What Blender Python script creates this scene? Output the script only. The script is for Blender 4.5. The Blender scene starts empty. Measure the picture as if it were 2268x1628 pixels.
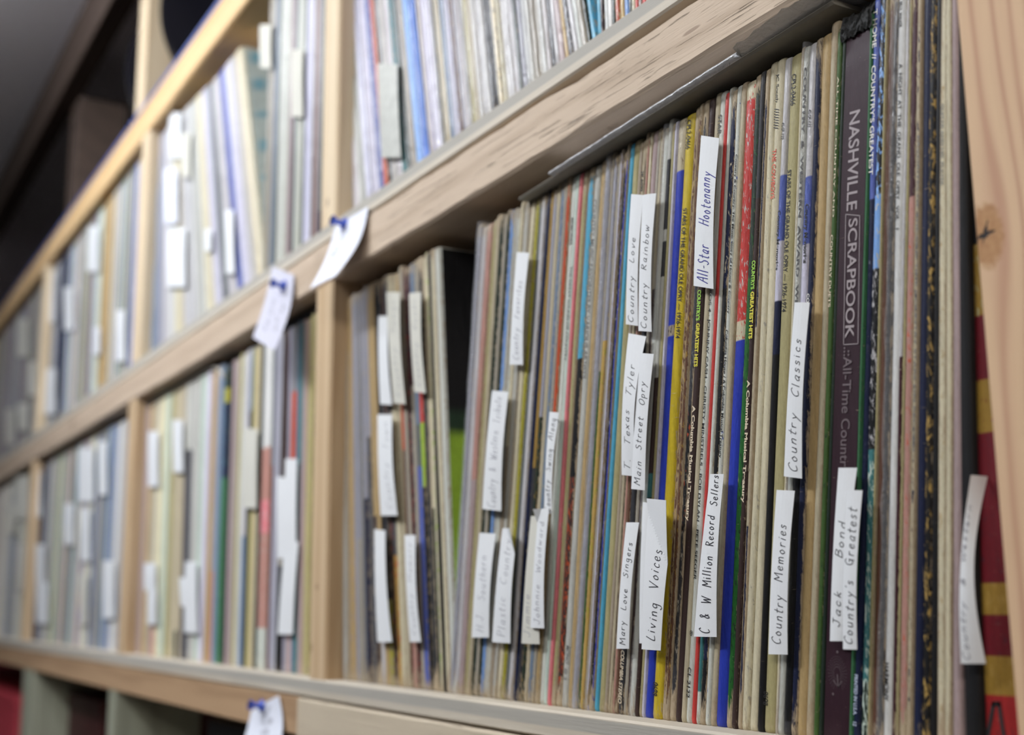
import bpy, math, random
from mathutils import Vector, Matrix
random.seed(11)
S = bpy.context.scene
COL = S.collection

# ------------------------------------------------------------------ camera
W, H, F = 2268.0, 1628.0, 2722.0
RX = ((0.50170007, 0.86498084, -0.01025562), (-0.16712942, 0.08529133, -0.98223884), (-0.84874307, 0.49450331, 0.18735442))
CAM = Vector((0.52272287, -0.38335367, 0.05882415))
cd = bpy.data.cameras.new('camera'); cam = bpy.data.objects.new('camera', cd); COL.objects.link(cam)
right = Vector(RX[0]); down = Vector(RX[1]); fwd = Vector(RX[2])
M = Matrix((( right.x, -down.x, -fwd.x), (right.y, -down.y, -fwd.y), (right.z, -down.z, -fwd.z))).to_4x4()
M.translation = CAM
cam.matrix_world = M
cd.sensor_width = 36.0; cd.lens = F / W * 36.0; cd.clip_start = 0.02; cd.clip_end = 60
cd.dof.use_dof = True; cd.dof.focus_distance = 0.59; cd.dof.aperture_fstop = 6.0; cd.dof.aperture_blades = 0
S.camera = cam

# ------------------------------------------------------------------ light, world, exposure
w = bpy.data.worlds.new('world'); S.world = w; w.use_nodes = True
w.node_tree.nodes['Background'].inputs[0].default_value = (0.80, 0.86, 1.0, 1)
w.node_tree.nodes['Background'].inputs[1].default_value = 0.065
S.view_settings.view_transform = 'Standard'; S.view_settings.look = 'None'
S.view_settings.exposure = 0.0; S.view_settings.gamma = 1.0; S.view_settings.use_curve_mapping = False

def area(name, loc, target, sx, sy, power, color):
    l = bpy.data.lights.new(name, 'AREA'); l.shape = 'RECTANGLE'; l.size = sx; l.size_y = sy; l.energy = power; l.color = color
    o = bpy.data.objects.new(name, l); COL.objects.link(o); o.location = loc
    d = (Vector(target) - Vector(loc)).normalized()
    o.rotation_euler = d.to_track_quat('-Z', 'Y').to_euler()
    return o
area('ceiling_tube_light', (-0.60, -1.02, 1.08), (-0.55, 0.0, 0.38), 1.3, 0.12, 19.0, (0.93, 0.96, 1.0))
area('ceiling_tube_light', (1.5, -1.5, 1.08), (0.3, 0.0, 0.1), 1.3, 0.12, 17.0, (1.0, 0.96, 0.90))

# ------------------------------------------------------------------ geometry helpers
def at(px, py, y=0.0):
    """the point of the plane at depth y that the photo shows at a pixel"""
    r = right * (px - W / 2) + down * (py - H / 2) + fwd * F
    return CAM + r * ((y - CAM.y) / r.y)

def tag(o, label=None, cat=None, group=None, kind=None):
    if label: o['label'] = label
    if cat: o['category'] = cat
    if group: o['group'] = group
    if kind: o['kind'] = kind
    return o

def empty(name, loc):
    o = bpy.data.objects.new(name, None); COL.objects.link(o); o.location = loc; o.empty_display_size = 0.05
    return o

def mesh(name, verts, faces, m, parent=None, loc=(0, 0, 0), smooth=False, attrs=None):
    me = bpy.data.meshes.new(name); me.from_pydata([tuple(v) for v in verts], [], faces); me.update()
    if attrs:
        for k, vals in attrs.items():
            a = me.color_attributes.new(k, 'FLOAT_COLOR', 'POINT')
            flat = []
            for c in vals: flat.extend(c)
            a.data.foreach_set('color', flat)
    if smooth: me.polygons.foreach_set('use_smooth', [True] * len(me.polygons))
    for mm in (m if isinstance(m, (list, tuple)) else [m]): me.materials.append(mm)
    o = bpy.data.objects.new(name, me); COL.objects.link(o); o.location = loc
    if parent: o.parent = parent
    return o

class MB:
    def __init__(s): s.v = []; s.f = []
    def box(s, x0, x1, y0, y1, z0, z1, b=0.0):
        """box with chamfered edges along its long axis"""
        n = len(s.v)
        if b <= 0:
            s.v += [(x0,y0,z0),(x1,y0,z0),(x1,y1,z0),(x0,y1,z0),(x0,y0,z1),(x1,y0,z1),(x1,y1,z1),(x0,y1,z1)]
            s.f += [tuple(n+i for i in q) for q in ((3,2,1,0),(4,5,6,7),(0,1,5,4),(1,2,6,5),(2,3,7,6),(3,0,4,7))]
            return s
        if x1 - x0 > z1 - z0:
            ring = [(y0,z0+b),(y0,z1-b),(y0+b,z1),(y1-b,z1),(y1,z1-b),(y1,z0+b),(y1-b,z0),(y0+b,z0)]
            s.v += [(x0,)+r for r in ring] + [(x1,)+r for r in ring]
            for i in range(8): j = (i+1) % 8; s.f.append((n+i, n+8+i, n+8+j, n+j))
            s.f += [tuple(n+i for i in range(8)), tuple(n+15-i for i in range(8))]
        else:
            ring = [(x0+b,y0),(x1-b,y0),(x1,y0+b),(x1,y1-b),(x1-b,y1),(x0+b,y1),(x0,y1-b),(x0,y0+b)]
            s.v += [r+(z0,) for r in ring] + [r+(z1,) for r in ring]
            for i in range(8): j = (i+1) % 8; s.f.append((n+i, n+j, n+8+j, n+8+i))
            s.f += [tuple(n+7-i for i in range(8)), tuple(n+8+i for i in range(8))]
        return s
    def build(s, name, m, parent=None, loc=(0,0,0), smooth=False):
        L = Vector(loc)
        return mesh(name, [Vector(v) - L for v in s.v], s.f, m, parent, loc, smooth)

# ------------------------------------------------------------------ materials
def nt(name):
    m = bpy.data.materials.new(name); m.use_nodes = True
    t = m.node_tree; t.nodes.clear()
    out = t.nodes.new('ShaderNodeOutputMaterial'); b = t.nodes.new('ShaderNodeBsdfPrincipled')
    t.links.new(b.outputs[0], out.inputs[0])
    return m, t, b
def N(t, kind, **kw):
    n = t.nodes.new(kind)
    for k, v in kw.items():
        if k.startswith('i_'):
            key = k[2:]; key = int(key) if key.isdigit() else key.replace('_', ' ')
            n.inputs[key].default_value = v
        else: setattr(n, k, v)
    return n
def mth(t, op, a, b=None, clamp=False):
    n = t.nodes.new('ShaderNodeMath'); n.operation = op; n.use_clamp = clamp
    for i, x in enumerate((a, b)):
        if x is None: continue
        if isinstance(x, (int, float)): n.inputs[i].default_value = x
        else: t.links.new(x, n.inputs[i])
    return n.outputs[0]
def mix(t, f, a, b, mode='MIX'):
    n = t.nodes.new('ShaderNodeMix'); n.data_type = 'RGBA'; n.blend_type = mode
    for s, x in ((n.inputs[0], f), (n.inputs[6], a), (n.inputs[7], b)):
        if isinstance(x, (int, float)): s.default_value = x
        elif isinstance(x, tuple): s.default_value = x if len(x) == 4 else x + (1,)
        else: t.links.new(x, s)
    return n.outputs[2]
def ramp(t, fac, lo, hi):
    n = t.nodes.new('ShaderNodeMapRange'); n.interpolation_type = 'SMOOTHSTEP'
    t.links.new(fac, n.inputs[0]); n.inputs[1].default_value = lo; n.inputs[2].default_value = hi
    return n.outputs[0]
def noise(t, vec, scale, detail=3.0, rough=0.5, mp=None, dist=0.0):
    if mp:
        q = t.nodes.new('ShaderNodeMapping'); q.inputs['Scale'].default_value = mp; t.links.new(vec, q.inputs[0]); vec = q.outputs[0]
    n = t.nodes.new('ShaderNodeTexNoise'); n.inputs['Scale'].default_value = scale; n.inputs['Detail'].default_value = detail
    n.inputs['Roughness'].default_value = rough; n.inputs['Distortion'].default_value = dist
    t.links.new(vec, n.inputs['Vector'])
    return n.outputs[0]
def lin(c): c /= 255.0; return c / 12.92 if c <= 0.04045 else ((c + 0.055) / 1.055) ** 2.4
KA = 0.86
def alb(r, g, b, k=KA): return tuple(min(0.86, lin(v) / k) for v in (r, g, b)) + (1.0,)

def mat_sleeve():
    m, t, b = nt('printed_card_sleeve')
    tc = N(t, 'ShaderNodeTexCoord'); oi = N(t, 'ShaderNodeObjectInfo')
    add = N(t, 'ShaderNodeVectorMath', operation='ADD')
    sc = mth(t, 'MULTIPLY', oi.outputs['Random'], 7.0); t.links.new(tc.outputs['Object'], add.inputs[0]); t.links.new(sc, add.inputs[1])
    V = add.outputs[0]
    c1 = N(t, 'ShaderNodeAttribute', attribute_name='Col').outputs[0]
    c2 = N(t, 'ShaderNodeAttribute', attribute_name='Col2').outputs[0]
    pa = N(t, 'ShaderNodeAttribute', attribute_name='Par'); sp = N(t, 'ShaderNodeSeparateColor'); t.links.new(pa.outputs[0], sp.inputs[0])
    wear, mot, gloss = sp.outputs[0], sp.outputs[1], sp.outputs[2]
    edge = pa.outputs['Alpha']
    nm = noise(t, V, 1.0, 4.0, 0.6, (760, 200, 230), 0.6)
    thr = mth(t, 'SUBTRACT', 0.65, mth(t, 'MULTIPLY', mot, 0.20))
    mm = mth(t, 'MULTIPLY', mth(t, 'SUBTRACT', nm, thr), 14.0, True)
    mm = mth(t, 'MULTIPLY', mm, mth(t, 'GREATER_THAN', mot, 0.01))
    base = mix(t, mm, c1, c2)
    # grime in long streaks
    g1 = noise(t, V, 1.0, 3.0, 0.55, (420, 150, 16)); g2 = noise(t, V, 1.0, 5.0, 0.7, (1100, 500, 330))
    gr = mth(t, 'ADD', mth(t, 'MULTIPLY', g1, 0.5), mth(t, 'MULTIPLY', g2, 0.5))
    gv = mth(t, 'ADD', 0.42, mth(t, 'MULTIPLY', gr, 1.10))
    gc = N(t, 'ShaderNodeCombineColor'); [t.links.new(gv, gc.inputs[i]) for i in range(3)]
    base = mix(t, 1.0, base, gc.outputs[0], 'MULTIPLY')
    # worn paper along the edges
    wn = noise(t, V, 1.0, 6.0, 0.75, (800, 500, 120), 0.8)
    we = mth(t, 'ADD', mth(t, 'MULTIPLY', wear, mth(t, 'ADD', mth(t, 'MULTIPLY', edge, 0.66), 0.10)), mth(t, 'MULTIPLY', wn, 0.76))
    wm = mth(t, 'MULTIPLY', mth(t, 'SUBTRACT', we, 0.60), 11.0, True)
    ck = noise(t, V, 1.0, 3.0, 0.6, (170, 100, 1300), 0.5)
    ck = mth(t, 'MULTIPLY', mth(t, 'SUBTRACT', mth(t, 'ADD', ck, mth(t, 'MULTIPLY', wear, 0.05)), 0.70), 14.0, True)
    wm = mth(t, 'MAXIMUM', wm, mth(t, 'MULTIPLY', ck, 0.7))
    wm = mth(t, 'MULTIPLY', wm, mth(t, 'GREATER_THAN', wear, 0.01))
    wc = mix(t, g2, (0.26, 0.19, 0.11), (0.60, 0.50, 0.36))
    base = mix(t, wm, base, wc)
    t.links.new(base, b.inputs['Base Color'])
    ro = mth(t, 'SUBTRACT', 0.58, mth(t, 'MULTIPLY', gloss, 0.42)); t.links.new(ro, b.inputs['Roughness'])
    cr = noise(t, V, 1.0, 3.0, 0.6, (160, 160, 38), 1.2)
    hgt = mth(t, 'ADD', mth(t, 'MULTIPLY', g2, 0.35), mth(t, 'MULTIPLY', cr, mth(t, 'MULTIPLY', gloss, 8.0)))
    hgt = mth(t, 'ADD', hgt, mth(t, 'MULTIPLY', wm, 0.35))
    bp = N(t, 'ShaderNodeBump', i_Strength=0.55, i_Distance=0.0006); t.links.new(hgt, bp.inputs['Height']); t.links.new(bp.outputs[0], b.inputs['Normal'])
    b.inputs['Specular IOR Level'].default_value = 0.22
    cw = mth(t, 'MULTIPLY', gloss, 0.55); t.links.new(cw, b.inputs['Coat Weight']); b.inputs['Coat Roughness'].default_value = 0.12
    t.links.new(bp.outputs[0], b.inputs['Coat Normal'])
    return m

def mat_wood(name, c_lo, c_hi, axis, ringscale=60.0, rough_saw=0.0, knot=None, dark=None, grey=0.0, ringw=0.42, ply=False):
    m, t, b = nt(name)
    tc = N(t, 'ShaderNodeTexCoord'); V = tc.outputs['Object']
    sx = N(t, 'ShaderNodeSeparateXYZ'); t.links.new(V, sx.inputs[0])
    if axis == 'x': mp1, mp2, mp3 = (5, 60, 60), (14, 420, 420), (30, 900, 900)
    else: mp1, mp2, mp3 = (60, 60, 5), (420, 420, 14), (900, 900, 30)
    src = V
    if knot:
        kx, kz = knot
        dx = mth(t, 'SUBTRACT', sx.outputs[0], kx); dz = mth(t, 'SUBTRACT', sx.outputs[2], kz)
        r2 = mth(t, 'ADD', mth(t, 'POWER', mth(t, 'DIVIDE', dx, 0.011), 2.0), mth(t, 'POWER', mth(t, 'DIVIDE', dz, 0.030), 2.0))
        e = mth(t, 'POWER', 2.718, mth(t, 'MULTIPLY', r2, -0.5))
        nx = mth(t, 'ADD', kx, mth(t, 'MULTIPLY', dx, mth(t, 'SUBTRACT', 1.0, mth(t, 'MULTIPLY', e, 0.86))))
        cb = N(t, 'ShaderNodeCombineXYZ'); t.links.new(nx, cb.inputs[0]); t.links.new(sx.outputs[1], cb.inputs[1]); t.links.new(sx.outputs[2], cb.inputs[2])
        src = cb.outputs[0]
    low = noise(t, src, 1.0, 2.0, 0.5, mp1)
    # growth rings
    s2 = N(t, 'ShaderNodeSeparateXYZ'); t.links.new(src, s2.inputs[0])
    across = mth(t, 'ADD', s2.outputs[2] if axis == 'x' else s2.outputs[0], mth(t, 'MULTIPLY', s2.outputs[1], 0.6))
    ph = mth(t, 'ADD', mth(t, 'MULTIPLY', across, ringscale * 10), mth(t, 'MULTIPLY', low, 7.0))
    ring = mth(t, 'POWER', mth(t, 'ADD', mth(t, 'MULTIPLY', mth(t, 'SINE', ph), 0.5), 0.5), 3.0)
    fine = noise(t, src, 1.0, 4.0, 0.6, mp2); fib = noise(t, src, 1.0, 3.0, 0.6, mp3)
    big = noise(t, V, 6.0, 2.0)
    f = mth(t, 'ADD', mth(t, 'MULTIPLY', ring, ringw), mth(t, 'MULTIPLY', fine, 0.38), True)
    base = mix(t, f, c_hi, c_lo)
    if grey > 0: base = mix(t, mth(t, 'MULTIPLY', ramp(t, big, 0.40, 0.62), grey), base, (0.34, 0.34, 0.32))
    if ply:       # the plies of the board's edge: a grey core above a paler face veneer
        fr = mth(t, 'FRACT', mth(t, 'ADD', mth(t, 'SUBTRACT', mth(t, 'DIVIDE', sx.outputs[2], 0.015), 0.33333), mth(t, 'MULTIPLY', mth(t, 'SUBTRACT', low, 0.5), 0.12)))
        pm = mth(t, 'MULTIPLY', ramp(t, fr, 0.36, 0.44), mth(t, 'SUBTRACT', 1.0, ramp(t, fr, 0.84, 0.92)))
        base = mix(t, mth(t, 'MULTIPLY', pm, 0.75), base, (0.36, 0.35, 0.32))
    if dark:
        for (dx0, dz0, rx, rz) in dark:
            q = mth(t, 'ADD', mth(t, 'POWER', mth(t, 'DIVIDE', mth(t, 'SUBTRACT', sx.outputs[0], dx0), rx), 2.0), mth(t, 'POWER', mth(t, 'DIVIDE', mth(t, 'SUBTRACT', sx.outputs[2], dz0), rz), 2.0))
            q = mth(t, 'ADD', q, mth(t, 'MULTIPLY', mth(t, 'SUBTRACT', fine, 0.5), 3.0))
            base = mix(t, mth(t, 'MULTIPLY', mth(t, 'SUBTRACT', 1.0, ramp(t, q, 0.3, 1.6)), 0.5), base, (0.13, 0.06, 0.025))
    h = mth(t, 'ADD', mth(t, 'MULTIPLY', fine, 0.5), mth(t, 'MULTIPLY', fib, 0.4))
    if rough_saw > 0:
        sl = noise(t, V, 1.0, 4.0, 0.7, (20, 30, 760) if axis == 'x' else (620, 30, 13), 0.0)
        cut = ramp(t, sl, 0.74, 0.60)
        base = mix(t, mth(t, 'MULTIPLY', mth(t, 'SUBTRACT', 1.0, cut), 0.34), base, tuple(c * 0.6 for c in c_lo))
        h = mth(t, 'ADD', h, mth(t, 'MULTIPLY', cut, rough_saw))
    if knot:
        r3 = mth(t, 'ADD', mth(t, 'POWER', mth(t, 'DIVIDE', dx, 0.0075), 2.0), mth(t, 'POWER', mth(t, 'DIVIDE', dz, 0.0125), 2.0))
        jag = noise(t, V, 420.0, 3.0); r3 = mth(t, 'ADD', r3, mth(t, 'MULTIPLY', mth(t, 'SUBTRACT', jag, 0.5), 0.9))
        base = mix(t, mth(t, 'SUBTRACT', 1.0, ramp(t, r3, 0.6, 1.25)), base, mix(t, jag, (0.33, 0.14, 0.05), (0.56, 0.33, 0.15)))
        # the split in the knot: a small star of dark cracks
        ddx = mth(t, 'SUBTRACT', dx, -0.0008); ddz = mth(t, 'SUBTRACT', dz, 0.0005)
        ab = lambda q: mth(t, 'ABSOLUTE', q)
        c1_ = mth(t, 'SUBTRACT', ab(mth(t, 'SUBTRACT', ddz, mth(t, 'MULTIPLY', ddx, 0.12))), mth(t, 'SUBTRACT', 0.0011, mth(t, 'MULTIPLY', ab(ddx), 0.19)))
        c2_ = mth(t, 'SUBTRACT', ab(mth(t, 'SUBTRACT', ddx, mth(t, 'MULTIPLY', ddz, 0.35))), mth(t, 'SUBTRACT', 0.0010, mth(t, 'MULTIPLY', ab(mth(t, 'SUBTRACT', ddz, 0.001)), 0.24)))
        c3_ = mth(t, 'SUBTRACT', mth(t, 'SQRT', mth(t, 'ADD', mth(t, 'POWER', ddx, 2.0), mth(t, 'POWER', mth(t, 'MULTIPLY', mth(t, 'ADD', ddz, 0.0006), 1.3), 2.0))), 0.0013)
        cm = mth(t, 'MINIMUM', mth(t, 'MINIMUM', c1_, c2_), c3_)
        cm = mth(t, 'ADD', cm, mth(t, 'MULTIPLY', mth(t, 'SUBTRACT', noise(t, V, 900.0, 3.0), 0.5), 0.0018))
        cm = mth(t, 'SUBTRACT', 1.0, ramp(t, cm, -0.0002, 0.00015))
        base = mix(t, cm, base, (0.015, 0.009, 0.007))
        h = mth(t, 'SUBTRACT', h, mth(t, 'MULTIPLY', cm, 3.0))
    t.links.new(base, b.inputs['Base Color']); b.inputs['Roughness'].default_value = 0.7
    bp = N(t, 'ShaderNodeBump', i_Strength=0.5 + 0.3 * (rough_saw > 0), i_Distance=0.0008); t.links.new(h, bp.inputs['Height']); t.links.new(bp.outputs[0], b.inputs['Normal'])
    return m

def mat_plain(name, col, rough=0.6, nscale=0, namt=0.15, metal=0.0, bump=0.0, coat=0.0, mp=None):
    m, t, b = nt(name)
    if nscale:
        tc = N(t, 'ShaderNodeTexCoord'); n = noise(t, tc.outputs['Object'], nscale, 4.0, 0.6, mp)
        d = tuple(c * (1 - namt) for c in col); l = tuple(min(0.95, c * (1 + namt)) for c in col)
        t.links.new(mix(t, n, d, l), b.inputs['Base Color'])
        if bump:
            bp = N(t, 'ShaderNodeBump', i_Strength=bump, i_Distance=0.001); t.links.new(n, bp.inputs['Height']); t.links.new(bp.outputs[0], b.inputs['Normal'])
    else: b.inputs['Base Color'].default_value = tuple(col) + (1,)
    b.inputs['Roughness'].default_value = rough; b.inputs['Metallic'].default_value = metal; b.inputs['Coat Weight'].default_value = coat
    return m

def mat_paper(name, col, rough=0.85):
    m, t, b = nt(name)
    tc = N(t, 'ShaderNodeTexCoord'); V = tc.outputs['Object']
    n = noise(t, V, 900.0, 3.0); st = noise(t, V, 70.0, 4.0, 0.7)
    base = mix(t, n, tuple(c * 0.96 for c in col), col)
    base = mix(t, mth(t, 'MULTIPLY', ramp(t, st, 0.66, 0.80), 0.45), base, (0.62, 0.52, 0.36))
    t.links.new(base, b.inputs['Base Color']); b.inputs['Roughness'].default_value = rough
    bp = N(t, 'ShaderNodeBump', i_Strength=0.15, i_Distance=0.0005); t.links.new(noise(t, V, 60.0, 2.0), bp.inputs['Height']); t.links.new(bp.outputs[0], b.inputs['Normal'])
    b.inputs['Subsurface Weight'].default_value = 0.0
    return m

def mat_film(nm_, al):
    m, t, b = nt(nm_)
    tc = N(t, 'ShaderNodeTexCoord'); V = tc.outputs['Object']
    b.inputs['Base Color'].default_value = (0.86, 0.88, 0.92, 1); b.inputs['Roughness'].default_value = 0.16
    n = noise(t, V, 1.0, 4.0, 0.6, (120, 160, 160), 1.0)
    bp = N(t, 'ShaderNodeBump', i_Strength=0.9, i_Distance=0.002); t.links.new(n, bp.inputs['Height']); t.links.new(bp.outputs[0], b.inputs['Normal'])
    b.inputs['Specular IOR Level'].default_value = 0.9; b.inputs['Coat Weight'].default_value = 0.6; b.inputs['Coat Roughness'].default_value = 0.1
    t.links.new(bp.outputs[0], b.inputs['Coat Normal'])
    b.inputs['Alpha'].default_value = al
    return m

def mat_vinyl():
    m, t, b = nt('grooved_black_vinyl')
    tc = N(t, 'ShaderNodeTexCoord'); sx = N(t, 'ShaderNodeSeparateXYZ'); t.links.new(tc.outputs['Object'], sx.inputs[0])
    r = mth(t, 'SQRT', mth(t, 'ADD', mth(t, 'POWER', sx.outputs[1], 2.0), mth(t, 'POWER', mth(t, 'SUBTRACT', sx.outputs[2], 0.151), 2.0)))
    g = mth(t, 'SINE', mth(t, 'MULTIPLY', r, 9000.0))
    bp = N(t, 'ShaderNodeBump', i_Strength=0.25, i_Distance=0.0002); t.links.new(g, bp.inputs['Height']); t.links.new(bp.outputs[0], b.inputs['Normal'])
    b.inputs['Base Color'].default_value = (0.012, 0.012, 0.018, 1); b.inputs['Roughness'].default_value = 0.22
    return m

M_SL = mat_sleeve()
SHX, SHZ = -0.9, -1.10
def DK(px, py, rx, rz): p = at(px, py, -0.014); return (p.x - SHX, p.z - SHZ, rx, rz)
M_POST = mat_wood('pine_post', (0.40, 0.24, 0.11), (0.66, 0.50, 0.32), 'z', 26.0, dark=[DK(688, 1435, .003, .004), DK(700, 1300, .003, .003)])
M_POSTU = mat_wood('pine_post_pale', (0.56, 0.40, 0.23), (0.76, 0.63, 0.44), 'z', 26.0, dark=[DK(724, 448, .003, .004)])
KN = at(2183, 522, -0.014)
M_POSTR = mat_wood('pine_post_knotted', (0.50, 0.27, 0.17), (0.74, 0.52, 0.32), 'z', 78.0, ringw=0.62, knot=(KN.x - SHX, KN.z - SHZ))
M_BEAM = mat_wood('rough_sawn_beam', (0.42, 0.31, 0.215), (0.64, 0.51, 0.385), 'x', 20.0, rough_saw=3.0,
                  dark=[DK(1530, 68, 0.006, 0.0009), DK(160, 942, 0.02, 0.006)])
M_PLY = mat_wood('plywood_edge', (0.46, 0.40, 0.31), (0.70, 0.63, 0.52), 'x', 14.0, grey=0.15, ply=True)
M_BEAMB = mat_wood('brown_beam', (0.30, 0.18, 0.095), (0.50, 0.33, 0.19), 'x', 16.0)
M_BEAMP = mat_wood('pale_beam', (0.46, 0.38, 0.27), (0.62, 0.53, 0.40), 'x', 12.0, rough_saw=0.8)
M_RAIL = mat_wood('golden_rail', (0.55, 0.34, 0.15), (0.76, 0.53, 0.28), 'x', 16.0)
M_DKWOOD = mat_wood('dark_header', (0.045, 0.028, 0.020), (0.085, 0.055, 0.040), 'x', 12.0)
M_GREY = mat_wood('weathered_post', (0.20, 0.20, 0.15), (0.36, 0.37, 0.28), 'z', 20.0)
M_BACK = mat_plain('dark_back_panel', (0.022, 0.019, 0.018), 0.9, 8.0)
M_CEIL = mat_plain('painted_ceiling', (0.86, 0.84, 0.88), 0.9, 3.0, 0.05)
M_FLOOR = mat_plain('worn_floor', (0.13, 0.12, 0.11), 0.8, 5.0)
M_WALL = mat_plain('painted_wall', (0.45, 0.44, 0.43), 0.9, 3.0, 0.06)
M_FRINGE = mat_plain('blue_light_fringe', (0.08, 0.13, 0.42), 0.5, 40.0, 0.2)
M_PAPER = mat_paper('white_paper', (0.80, 0.82, 0.84)); M_PAPER2 = mat_paper('aged_paper', (0.66, 0.65, 0.58)); M_PAPERB = mat_paper('cool_white_paper', (0.82, 0.85, 0.95))
M_INK = mat_plain('black_ink', (0.030, 0.030, 0.040), 0.7); M_INKB = mat_plain('blue_ink', (0.03, 0.03, 0.26), 0.7); M_INKG = mat_plain('faded_ink', (0.30, 0.30, 0.34), 0.8)
M_FILM = mat_film('clear_crinkled_film', 0.15); M_FILMB = mat_film('milky_film', 0.80); M_VINYL = mat_vinyl()
M_PIN = mat_plain('blue_pin_plastic', (0.05, 0.11, 0.60), 0.25, coat=0.6); M_STEEL = mat_plain('pin_steel', (0.6, 0.6, 0.6), 0.3, metal=1.0)
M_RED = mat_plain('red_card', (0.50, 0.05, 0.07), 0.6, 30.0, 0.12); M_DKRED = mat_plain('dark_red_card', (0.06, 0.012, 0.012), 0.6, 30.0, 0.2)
M_LAB = mat_plain('disc_label', (0.45, 0.10, 0.08), 0.6, 30.0)
_pr = {}
def mat_print(name, c):
    if name not in _pr: _pr[name] = mat_plain('print_' + name, alb(*c)[:3], 0.6)
    return _pr[name]

# ------------------------------------------------------------------ the setting
ZC = 1.118
def struct(name, mb, m): return tag(mb.build(name, m), kind='structure')
struct('ceiling', MB().box(-6, 3, -4.0, 0.6, ZC, ZC + 0.05), M_CEIL)
struct('floor', MB().box(-6, 3, -4.0, 0.6, -1.15, -1.10), M_FLOOR)
struct('wall_back', MB().box(-6, 3, 0.42, 0.5, -1.10, ZC), M_BACK)
struct('wall_left', MB().box(-6.0, -5.9, -4.0, 0.42, -1.10, ZC), M_WALL)

# ------------------------------------------------------------------ the shelving: one built-in unit
YW = -0.014                        # front plane of the timber
shelf = empty('wooden_shelf', (-0.9, 0.1, -1.10))
tag(shelf, 'long home-built pine shelving unit with rows of records on plywood boards', 'shelf')
SO = Vector(shelf.location)
def part(name, mb, m):
    o = mb.build(name, m, None, tuple(SO)); o.parent = shelf; o.location = (0, 0, 0); return o
XL, XR = -3.2, 1.25
Z0, ZB, ZT, ZU, ZR, ZR2 = 0.0, 0.323, 0.360, 0.374, 0.690, 0.735
part('shelf_board', MB().box(XL, XR, YW, 0.34, -0.015, 0.0, 0.0012), M_PLY)
part('shelf_board', MB().box(XL, XR, YW, 0.34, ZT, ZU, 0.0012), M_PLY)
part('shelf_board', MB().box(XL, XR, YW + 0.004, 0.34, ZR2, ZR2 + 0.012, 0.001), M_DKWOOD)
xj = at(660, 1570, YW).x
part('shelf_beam', MB().box(XL, xj - 0.001, YW + 0.001, 0.075, -0.047, -0.0155, 0.0015), M_BEAMB)
part('shelf_beam', MB().box(xj + 0.001, XR, YW - 0.001, 0.075, -0.060, -0.0165, 0.0015), M_BEAMP)
part('shelf_beam', MB().box(XL, XR, YW, 0.075, ZR, ZR2, 0.002), M_RAIL)
part('edge_fringe', MB().box(XL, XR, YW - 0.0005, 0.0, ZR2 + 0.0002, ZR2 + 0.0045), M_FRINGE)  # added strip: paints the blue light fringe along the rail's bright top edge
# the rough middle beam with its wavy upper edge
v = []; f = []; n = 260; rnd = random.Random(3)
jit = [rnd.uniform(-1, 1) for _ in range(n + 6)]
for i in range(n + 1):
    x = XL + (XR - XL) * i / n
    x = XL + (XR - XL) * (i / n)
    g = 0.0004 + max(0.0, min(1.0, (x + 0.42) / 0.45)) * 0.0048
    wv = g * (0.7 + 0.5 * (jit[i] + jit[i + 1] + jit[i + 2]) / 3)
    zt = ZT - 0.0003 - wv; zb = ZB + 0.0007 * math.sin(x * 9) + 0.0004 * jit[i]
    v += [(x, YW, zb + 0.002), (x, YW + 0.0006 * abs(jit[i]), zt - 0.001), (x, YW + 0.003, zt), (x, 0.075, ZT - 0.0005), (x, 0.075, zb), (x, YW + 0.002, zb)]
for i in range(n):
    for k in range(6):
        a = i * 6 + k; b_ = i * 6 + (k + 1) % 6; f.append((a, a + 6, b_ + 6, b_))
f += [(0, 1, 2, 3, 4, 5), tuple(n * 6 + 5 - k for k in range(6))]
mbm = MB(); mbm.v = v; mbm.f = f
part('shelf_beam', mbm, M_BEAM)
part('header_beam', MB().box(XL, XR, YW, 0.024, 1.018, ZC - 0.001, 0.002), M_DKWOOD)
part('back_panel', MB().box(XL, XR, 0.345, 0.36, -1.10, ZC - 0.002), M_BACK)
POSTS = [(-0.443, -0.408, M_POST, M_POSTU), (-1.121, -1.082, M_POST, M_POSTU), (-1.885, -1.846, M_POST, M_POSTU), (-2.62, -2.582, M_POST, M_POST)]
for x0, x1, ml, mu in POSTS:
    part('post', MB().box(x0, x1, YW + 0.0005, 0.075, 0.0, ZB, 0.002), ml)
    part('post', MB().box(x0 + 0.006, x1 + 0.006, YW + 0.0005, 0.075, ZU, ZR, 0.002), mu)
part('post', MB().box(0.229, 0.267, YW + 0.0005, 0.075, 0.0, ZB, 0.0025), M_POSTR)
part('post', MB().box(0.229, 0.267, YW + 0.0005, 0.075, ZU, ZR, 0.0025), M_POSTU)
# third tier posts, lower tier posts
a = at(307, 100, 0.0).x; c = at(322, 100, 0.0).x
part('post', MB().box(a, c, 0.0, 0.042, ZR2 + 0.012, 1.018, 0.002), M_POSTU)
a = at(108, 400, YW).x
part('post', MB().box(a, a + 0.085, 0.02, 0.11, ZR2 + 0.012, 1.018, 0.002), M_DKWOOD)
part('post', MB().box(0.2, 0.24, YW + 0.02, 0.13, ZR2 + 0.012, 1.018, 0.002), M_POSTU)
for p0, p1 in ((45, 66), (236, 250)):
    a = at(p0, 1560, YW).x; c = at(p1, 1560, YW).x
    part('post', MB().box(a, c, YW + 0.002, 0.10, -1.10, -0.047, 0.002), M_GREY)
for x0 in (-0.443, 0.229):
    part('post', MB().box(x0, x0 + 0.038, 0.078, 0.16, -1.10, -0.016, 0.002), M_POST)

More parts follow.
